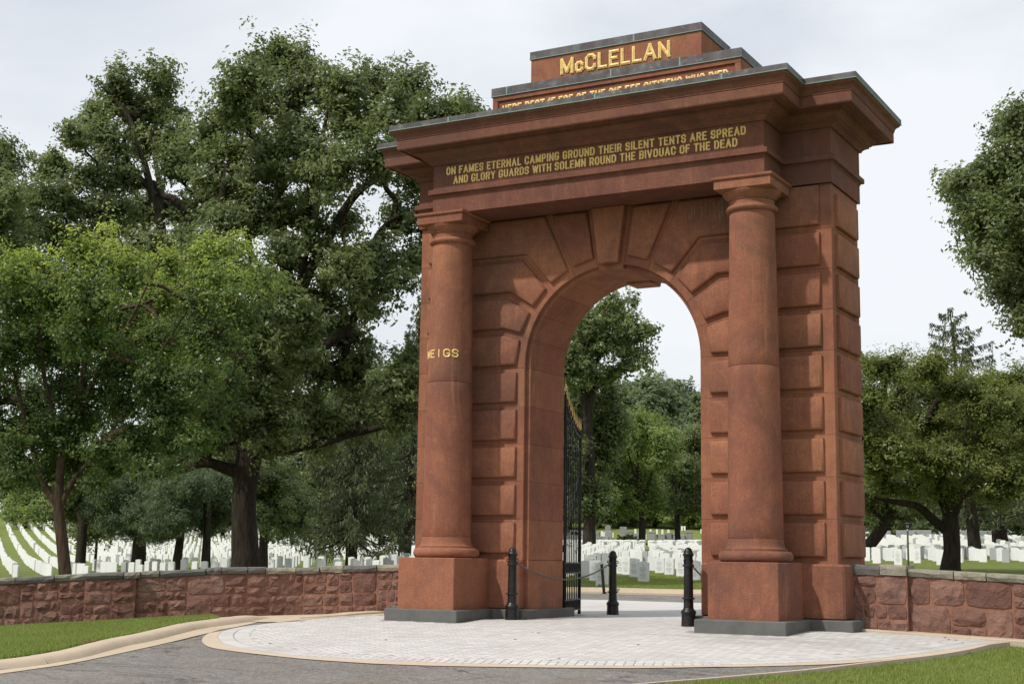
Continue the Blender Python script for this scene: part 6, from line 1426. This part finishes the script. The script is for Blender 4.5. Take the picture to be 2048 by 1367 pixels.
# ---------------------------------------------------------------- section sign, leaning post
P = at(1817, 1130, 44); z = float(terr(P[0], P[1])); e = empty('section_sign', (P[0], P[1], z), -YAW * .6); tag(e, 'small black oval section sign reading 12 on a thin steel pole behind the right wall', 'sign')
zt = at(1817, 1062, 44)[2] - z
b = MB(); b.lathe([(.03, -.1), (.028, zt), (.04, zt + .01), (.04, zt + .04), (.02, zt + .07)], 0, 0, 12); b.obj('pole', M['galv'], e, True)
b = MB(); n = 24; P_ = [(.112 * math.sin(2 * math.pi * k / n), zt + .18 + .13 * math.cos(2 * math.pi * k / n) - (.02 if k == n // 2 else 0)) for k in range(n)]; b.prism(P_, -.012, .012); b.obj('plate', M['plate'], e)
place_text('12', -.035, .035, zt + .115, zt + .185, -.0125, depth=.002, name='lettering', par=e, mat=M['galv'])
place_text('SECTION', -.06, .06, zt + .235, zt + .26, -.0125, depth=.002, name='lettering', par=e, mat=M['galv'])
g0 = ground(1209, 1187); d0 = depth_of(g0); g1 = at(1203.5, 1128, d0)
b = MB(); b.tube([g0 - (0, 0, .1), g1], .038, 8); b.tube([g1, g1 + (np.array(g1) - g0) * .012], .044, 8); o = b.obj('leaning_post', M['iron'], smooth=False, local=g0); tag(o, 'leaning black metal post standing in the grass seen between the chain and the headstones', 'post')

# ---------------------------------------------------------------- vehicles
def truck(px, py, D, rz, paint, label, stripe=None):
    P = at(px, py, D); z = float(terr(P[0], P[1])); e = empty('pickup_truck', (P[0], P[1], z), rz); tag(e, label, 'truck')
    def side(poly, y0, y1, name, mat, w=.03):
        b = MB(); b.prism(poly, y0, y1); return bev(b.obj(name, mat, e), w)
    arch = lambda cx: [(cx + .42 * math.cos(a), .38 + .42 * math.sin(a)) for a in np.linspace(0, math.pi, 9)]
    body = [(-2.65, .45), (-2.65, 1.1), (-.45, 1.12), (1.0, 1.12), (2.4, 1.02), (2.65, .85), (2.68, .42)] + arch(1.72) + arch(-1.62)
    side(body, -.92, .92, 'body', paint); side([(-.5, 1.125), (-.42, 1.72), (-.2, 1.78), (.55, 1.78), (1.25, 1.125)], -.80, .80, 'cab', paint, .05)
    side([(-.32, 1.2), (-.28, 1.66), (.12, 1.68), (.12, 1.2)], -.815, .815, 'side_window', M['glass'], .01); side([(.2, 1.2), (.2, 1.68), (.52, 1.66), (1.0, 1.2)], -.815, .815, 'side_window', M['glass'], .01)
    side([(.62, 1.74), (1.27, 1.16), (1.30, 1.16), (.66, 1.75)], -.70, .70, 'windscreen', M['glass'], .005)
    side([(-2.55, 1.105), (-2.55, 1.135), (-.55, 1.135), (-.55, 1.105)], -.94, -.86, 'bed_rail', M['tyre'], .005)
    side([(2.66, .40), (2.66, .66), (2.78, .64), (2.78, .42)], -.9, .9, 'bumper', M['tyre'], .02); side([(-2.66, .42), (-2.66, .62), (-2.76, .62), (-2.76, .42)], -.9, .9, 'bumper', M['tyre'], .02)
    for y in (-.7, .7): b = MB(); b.cbox(2.62, 2.70, y - .15, y + .15, .74, .92, .015); b.obj('headlight', M['white'], e)
    if stripe: b = MB(); b.box(-2.5, 2.3, -.926, -.921, .86, .93); b.obj('stripe', stripe, e)
    for cx in (-1.62, 1.72):
        for y in (-.86, .64):
            b = MB(); b.lathe([(.20, 0), (.33, 0), (.36, .04), (.36, .18), (.33, .22), (.20, .22)], 0, 0, 20)
            v = [(cx + x, y + z_, .36 + y_) for x, y_, z_ in b.v]; w = mobj('wheel', v, b.f, M['tyre'], e); b2 = MB(); b2.lathe([(.02, .03), (.2, .02), (.2, .2), (.02, .19)], 0, 0, 12); mobj('rim', [(cx + x, y + z_, .36 + y_) for x, y_, z_ in b2.v], b2.f, M['galv'], w)
truck(1150, 1078, 196, .1, M['silver'], 'silver pickup truck with black bumper parked beyond the headstones behind the iron gate leaf')
truck(100, 1050, 216, .15, M['green_paint'], 'dark green pickup truck with an orange stripe parked at the top of the left field', M['orange'])
P = at(1333, 1078, 196)
e = None

# ================================================================== GRASS BLADES (near lawns)
def blades(name, poly, n, hgt, zf, label, w=.007):
    poly = np.array(poly); mn, mx_ = poly.min(0), poly.max(0); P = np.zeros((0, 2))
    while len(P) < n:
        q = rng.uniform(mn, mx_, (n * 2, 2)); P = np.concatenate([P, q[inside(q, poly)]])
    P = P[:n]; z = zf(P); a = rng.uniform(0, 6.28, n); h = hgt * rng.uniform(.45, 1.25, n); lean = rng.normal(size=(n, 2)) * hgt * .45
    dx, dy = np.cos(a) * w, np.sin(a) * w
    A = np.stack([P[:, 0] - dx, P[:, 1] - dy, z - .01], 1); B = np.stack([P[:, 0] + dx, P[:, 1] + dy, z - .01], 1); Cc = np.stack([P[:, 0] + lean[:, 0], P[:, 1] + lean[:, 1], z + h], 1)
    V = np.stack([A, B, Cc], 1).reshape(-1, 3); me = bpy.data.meshes.new(name); me.vertices.add(n * 3); me.vertices.foreach_set('co', V.astype(np.float32).ravel()); me.loops.add(n * 3); me.loops.foreach_set('vertex_index', np.arange(n * 3, dtype=np.int32)); me.polygons.add(n); me.polygons.foreach_set('loop_start', np.arange(0, n * 3, 3, dtype=np.int32)); me.update(calc_edges=True)
    at_ = me.attributes.new('rnd', 'FLOAT', 'POINT'); pa = .5 + .5 * np.sin(P[:, 0] * 2.1 + np.sin(P[:, 1] * 1.7) * 2); r_ = np.clip(rng.random(n) * .8 + pa * .18, 0, 1); at_.data.foreach_set('value', np.repeat(r_, 3).astype(np.float32)); me.materials.append(M['blade'])
    o = bpy.data.objects.new(name, me); link(o); tag(o, label, 'grass', None, 'stuff')
rlp = np.array([tuple(p) for p in gl([(1080, 1392), (1200, 1381), (1400, 1364), (1526.6, 1352.5), (1621.5, 1344.5), (1704, 1334), (1780, 1325.5), (1874.7, 1314), (1938, 1303), (2048, 1284.5), (2110, 1277), (2110, 1400), (1500, 1400)])])
blades('grass', rlp, 150000, .05, lambda P: terr(P[:, 0], P[:, 1]) + rl_off(P), 'mown grass in the lower right corner in front of the paving')
blades('grass', rlp + np.random.default_rng(3).normal(size=rlp.shape) * .05, 40000, .065, lambda P: terr(P[:, 0], P[:, 1]) + rl_off(P), 'longer grass tufts at the lower right')
kb2 = offset_line(kerb_front, .42 * kside)
vp = np.array([tuple(p) for p in kb2[::3] if -80 < pix((p[0], p[1], 0))[0] < 462] + [tuple(p) for p in lw_path[::3] if -80 < pix((p[0], p[1], 0))[0] < 430])
blades('grass', vp, 150000, .05, lambda P: terr(P[:, 0], P[:, 1]) + ll_off(P), 'mown grass strip between the left kerb and the rubble wall')
far_l = [tuple(at(1120, 1100, 33)[:2]), tuple(at(1420, 1100, 31.5)[:2]), tuple(at(1430, 1100, 56)[:2]), tuple(at(1100, 1100, 56)[:2])]
fp = np.array(far_l); fp[:, 1] = np.maximum(fp[:, 1], 13.2)
blades('grass', fp, 120000, .06, lambda P: terr(P[:, 0], P[:, 1]), 'mown grass around the headstones through the archway', .012)
print('TRIS', sum(len(m.polygons) * 2 for m in bpy.data.meshes))
